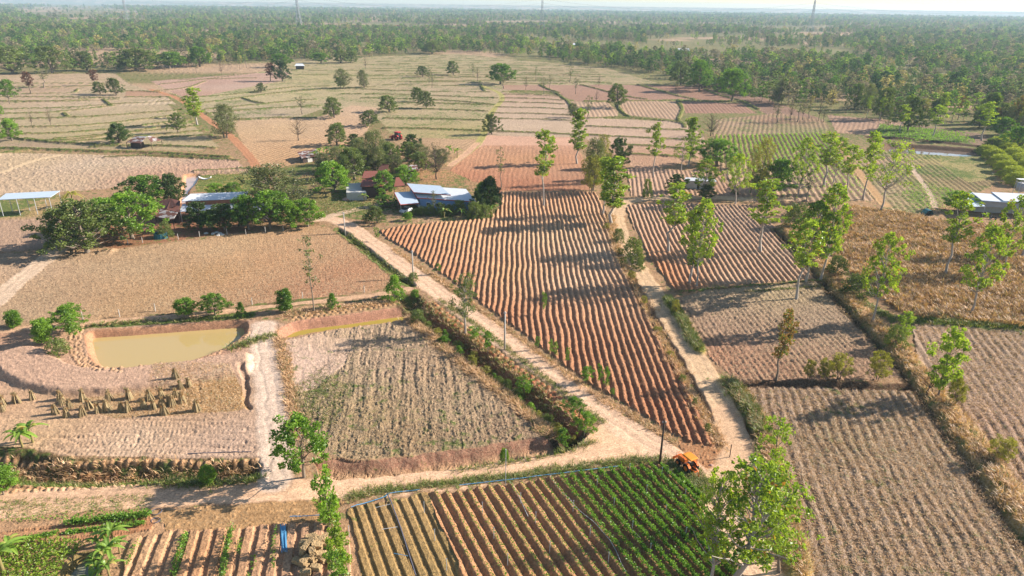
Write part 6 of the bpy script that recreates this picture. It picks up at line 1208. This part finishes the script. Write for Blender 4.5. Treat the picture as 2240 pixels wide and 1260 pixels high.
for i in range(7): a0 = P(614+i*1.8, 1150+(i % 3)*3); a1 = P(617+i*1.9, 1212-(i % 2)*6); MB().tube([a0-np.array(e.location)+[0, 0, .25+.05*(i % 2)], a1-np.array(e.location)+[0, 0, .25+.08*(i % 3)]], .05, 5).build('pipe', BLUEP, e)
for i, (x_, y_, r_) in enumerate(((343, 1122, .55), (341, 1140, .45))):
    g = P(x_, y_); z = gz(g[0], g[1]); o = MB().tube([(math.cos(t)*(r_+.04*math.sin(t*.37)), math.sin(t)*(r_+.05*math.cos(t*.5)), .05+.006*t) for t in np.linspace(0, 25, 90)], .02, 4).build('hose_coil', HOSE); o.location = (g[0], g[1], z); tag(o, ('larger', 'smaller')[i]+' loose coil of dark hose at the end of the vegetable rows', 'hose')
# straw bales
def bale_mesh(i):
    rg = np.random.default_rng(900+i); nx, ny, nz_ = 10, 6, 5; V, F = [], []; idx = {}
    for a in range(nx+1):
        for b in range(ny+1):
            for c in range(nz_+1):
                if a in (0, nx) or b in (0, ny) or c in (0, nz_):
                    p = np.array([a/nx-.5, b/ny-.5, c/nz_-.5]); k = 1-.10*max(0, (np.abs(p)*2).sum()-2.3); idx[a, b, c] = len(V); V.append(p*k*np.array([1.1, .65, .5])+rg.normal(0, .022, 3)+[0, 0, .25])
    def fq(*k): F.append([idx[q] for q in k])
    for a in range(nx):
        for b in range(ny): fq((a, b, 0), (a, b+1, 0), (a+1, b+1, 0), (a+1, b, 0)); fq((a, b, nz_), (a+1, b, nz_), (a+1, b+1, nz_), (a, b+1, nz_))
        for c in range(nz_): fq((a, 0, c), (a+1, 0, c), (a+1, 0, c+1), (a, 0, c+1)); fq((a, ny, c), (a, ny, c+1), (a+1, ny, c+1), (a+1, ny, c))
    for b in range(ny):
        for c in range(nz_): fq((0, b, c), (0, b, c+1), (0, b+1, c+1), (0, b+1, c)); fq((nx, b, c), (nx, b+1, c), (nx, b+1, c+1), (nx, b, c+1))
    return mk('straw_bale', V, F, BALE, link=False).data
BALE = plain('straw_bale', (.36, .25, .13), .98, .4, 9.); bm3 = [bale_mesh(i) for i in range(3)]; rb = random.Random(4)
base = P(690, 1215)
for lvl, n_ in ((0, 16), (1, 10), (2, 5)):
    for j in range(n_):
        a = j*2.4; rr = math.sqrt((j+.5)/n_)*(2.3-.65*lvl); o = bpy.data.objects.new('straw_bale', bm3[j % 3]); COL.objects.link(o)
        o.location = (base[0]+math.cos(a)*rr*.85, base[1]+math.sin(a)*rr*1.25, gz(base[0], base[1])-.05+lvl*.5); o.rotation_euler = (rb.uniform(-.25, .25)*(lvl > 0), rb.uniform(-.2, .2)*(lvl > 0), rb.uniform(0, 3.14))
        tag(o, ('straw bale in the bottom layer of the loose heap', 'straw bale in the middle of the loose heap', 'straw bale on top of the loose heap')[lvl], 'straw bale', 'straw bales heaped in the garden')
# white boat-like trough on the grass, netting, rubble, rocks
g = P(449, 393); mb = MB(); V = []; 
for i in range(13):
    t = i/12*2-1; w = .45*(1-t*t)**.5+.06; V += [(t*2.2, -w, .35+.85*t*t), (t*2.2, -w*.6, .02+.8*t*t), (t*2.2, w*.6, .02+.8*t*t), (t*2.2, w, .35+.85*t*t)]
mb.add(V, [(4*i+j, 4*i+j+1, 4*i+5+j, 4*i+4+j) for i in range(12) for j in range(3)]); o = mb.build('white_boat', WHITE, smooth=True); o.location = (g[0], g[1], gz(g[0], g[1])); sm = o.modifiers.new('t', 'SOLIDIFY'); sm.thickness = .06; tag(o, 'white boat with upturned ends lying on the grass plot', 'boat')
g = P(352, 520); mb = MB(); mb.tube([(0, 0, -.1), (0, 0, 1.3)], [1.7, 1.5], 14, cap=False); o = mb.build('blue_netting', plain('blue_net', (.03, .11, .14), .9, .3)); o.location = (g[0], g[1], gz(g[0], g[1])); tag(o, 'low ring of blue netting around the dark shrub', 'netting')
def rock(px, py, s, name, label, m, grp=None):
    rg = np.random.default_rng(int(px*7+py)); n1, n2 = 8, 5; V = [(0, 0, s*.6)]+[(math.cos(a)*r*s*rg.uniform(.8, 1.2), math.sin(a)*r*s*rg.uniform(.8, 1.2), z*s*rg.uniform(.8, 1.15)) for r, z in ((.5, .5), (.85, .25), (1, -.1)) for a in np.linspace(0, 6.28, 9)[:8]]
    F = [(0, 1+i, 1+(i+1) % 8, 0) for i in range(0)]+[(1+8*k+i, 1+8*k+(i+1) % 8, 9+8*k+(i+1) % 8, 9+8*k+i) for k in range(2) for i in range(8)]+[(0, 1+i, 1+(i+1) % 8, 1+(i+2) % 8) for i in (0, 2, 4, 6)]
    g = P(px, py); o = mk(name, V, F, m, smooth=False); o.location = (g[0], g[1], gz(g[0], g[1])); tag(o, label, name.replace('_', ' '), grp)
PK = plain('pink_rubble', (.45, .27, .20), .95, .25, 3.)
rock(758, 437, 1.3, 'rubble_heap', 'left pink rubble heap on the homestead grass', PK); rock(777, 436, 1.2, 'rubble_heap', 'right pink rubble heap on the homestead grass', PK)
for x_, y_ in ((466, 512), (474, 509), (481, 511), (478, 515), (486, 514), (451, 511)): rock(x_, y_, .6, 'rubbish_sack', 'pale sack of rubbish dumped under the dark trees', WWH, 'rubbish dumped behind the stubble field')
rock(1556, 1018, .3, 'stone', 'single reddish stone beside the parked tractor', PK)

# ------------------------------------------------------------------ PYLONS AND WIRES
PYL = plain('pylon_steel', (.30, .31, .33), .6, .08)
PY = [(278, 46), (655, 62), (1185, 66), (1772, 70), (2390, 76)]; top = []
for i, (x_, y_) in enumerate(PY):
    g = P(x_, y_); top.append(g); H_ = 80
    if i == 4: continue
    e = empty('pylon', (g[0], g[1], gz(g[0], g[1])), ('faint far pylon at the upper left', 'lattice pylon above the left woodland', 'lattice pylon on the skyline at the centre', 'lattice pylon on the skyline at the right')[i], 'pylon', 'pylons of the power line')
    mb = MB(); lv = [0, 10, 19, 27, 34, 40, 46, 52, 58, 64, 70, H_]; wd = lambda z: np.interp(z, [0, 34, 70, H_], [7., 2.4, 1.3, .3])
    for a, b in ((-1, -1), (1, -1), (1, 1), (-1, 1)): mb.tube([(a*wd(z), b*wd(z), z) for z in lv], .42, 4, cap=False)
    mb.build('mast', PYL, e); mb = MB()
    for z0, z1 in zip(lv[:-1], lv[1:]):
        w0, w1 = wd(z0), wd(z1)
        for s_ in (-1, 1):
            for a0, a1 in ((-1, 1), (1, -1)): mb.tube([(a0*w0, s_*w0, z0), (a1*w1, s_*w1, z1)], .22, 3, cap=False); mb.tube([(s_*w0, a0*w0, z0), (s_*w1, a1*w1, z1)], .16, 3, cap=False)
    mb.build('lattice', PYL, e)
    for z in (52, 61, 70):
        mb = MB()
        for s_ in (-1, 1): mb.tube([(0, s_*1.2, z-1.6), (0, s_*8.5, z)], .22, 4); mb.tube([(0, s_*1.0, z+1.2), (0, s_*8.5, z)], .22, 4)
        mb.build('crossarm', PYL, e)
for i in range(4):
    a, b = top[i], top[i+1]
    for s_ in (-1, 1):
        for z in (50, 59, 68):
            pts = [a*(1-t)+b*t+np.array([0, s_*8.5, z-22*4*t*(1-t)]) for t in np.linspace(0, 1, 17)]
            tag(MB().tube(pts, .06, 3, cap=False).build('power_line', BLK), 'thin power line sagging between two pylons on the skyline', 'power line', 'power lines between the pylons')
# ------------------------------------------------------------------ HAZE
hz = mk('haze', [(a*7400, b, c) for a in (-1, 1) for b in (-60, 9000) for c in (-4.4, 90)], [(0, 1, 3, 2), (4, 6, 7, 5), (0, 4, 5, 1), (2, 3, 7, 6), (0, 2, 6, 4), (1, 5, 7, 3)])
hm = bpy.data.materials.new('haze'); hm.use_nodes = True; hn = hm.node_tree.nodes; hn.remove(hn['Principled BSDF'])
pv = hn.new('ShaderNodeVolumePrincipled'); pv.inputs['Color'].default_value = (.62, .84, 1, 1); pv.inputs['Density'].default_value = .00011; pv.inputs['Anisotropy'].default_value = .1
hm.node_tree.links.new(pv.outputs[0], hn['Material Output'].inputs['Volume']); hz.data.materials.append(hm); hz['kind'] = 'stuff'
hz['label'] = 'pale blue haze over the distant woodland'
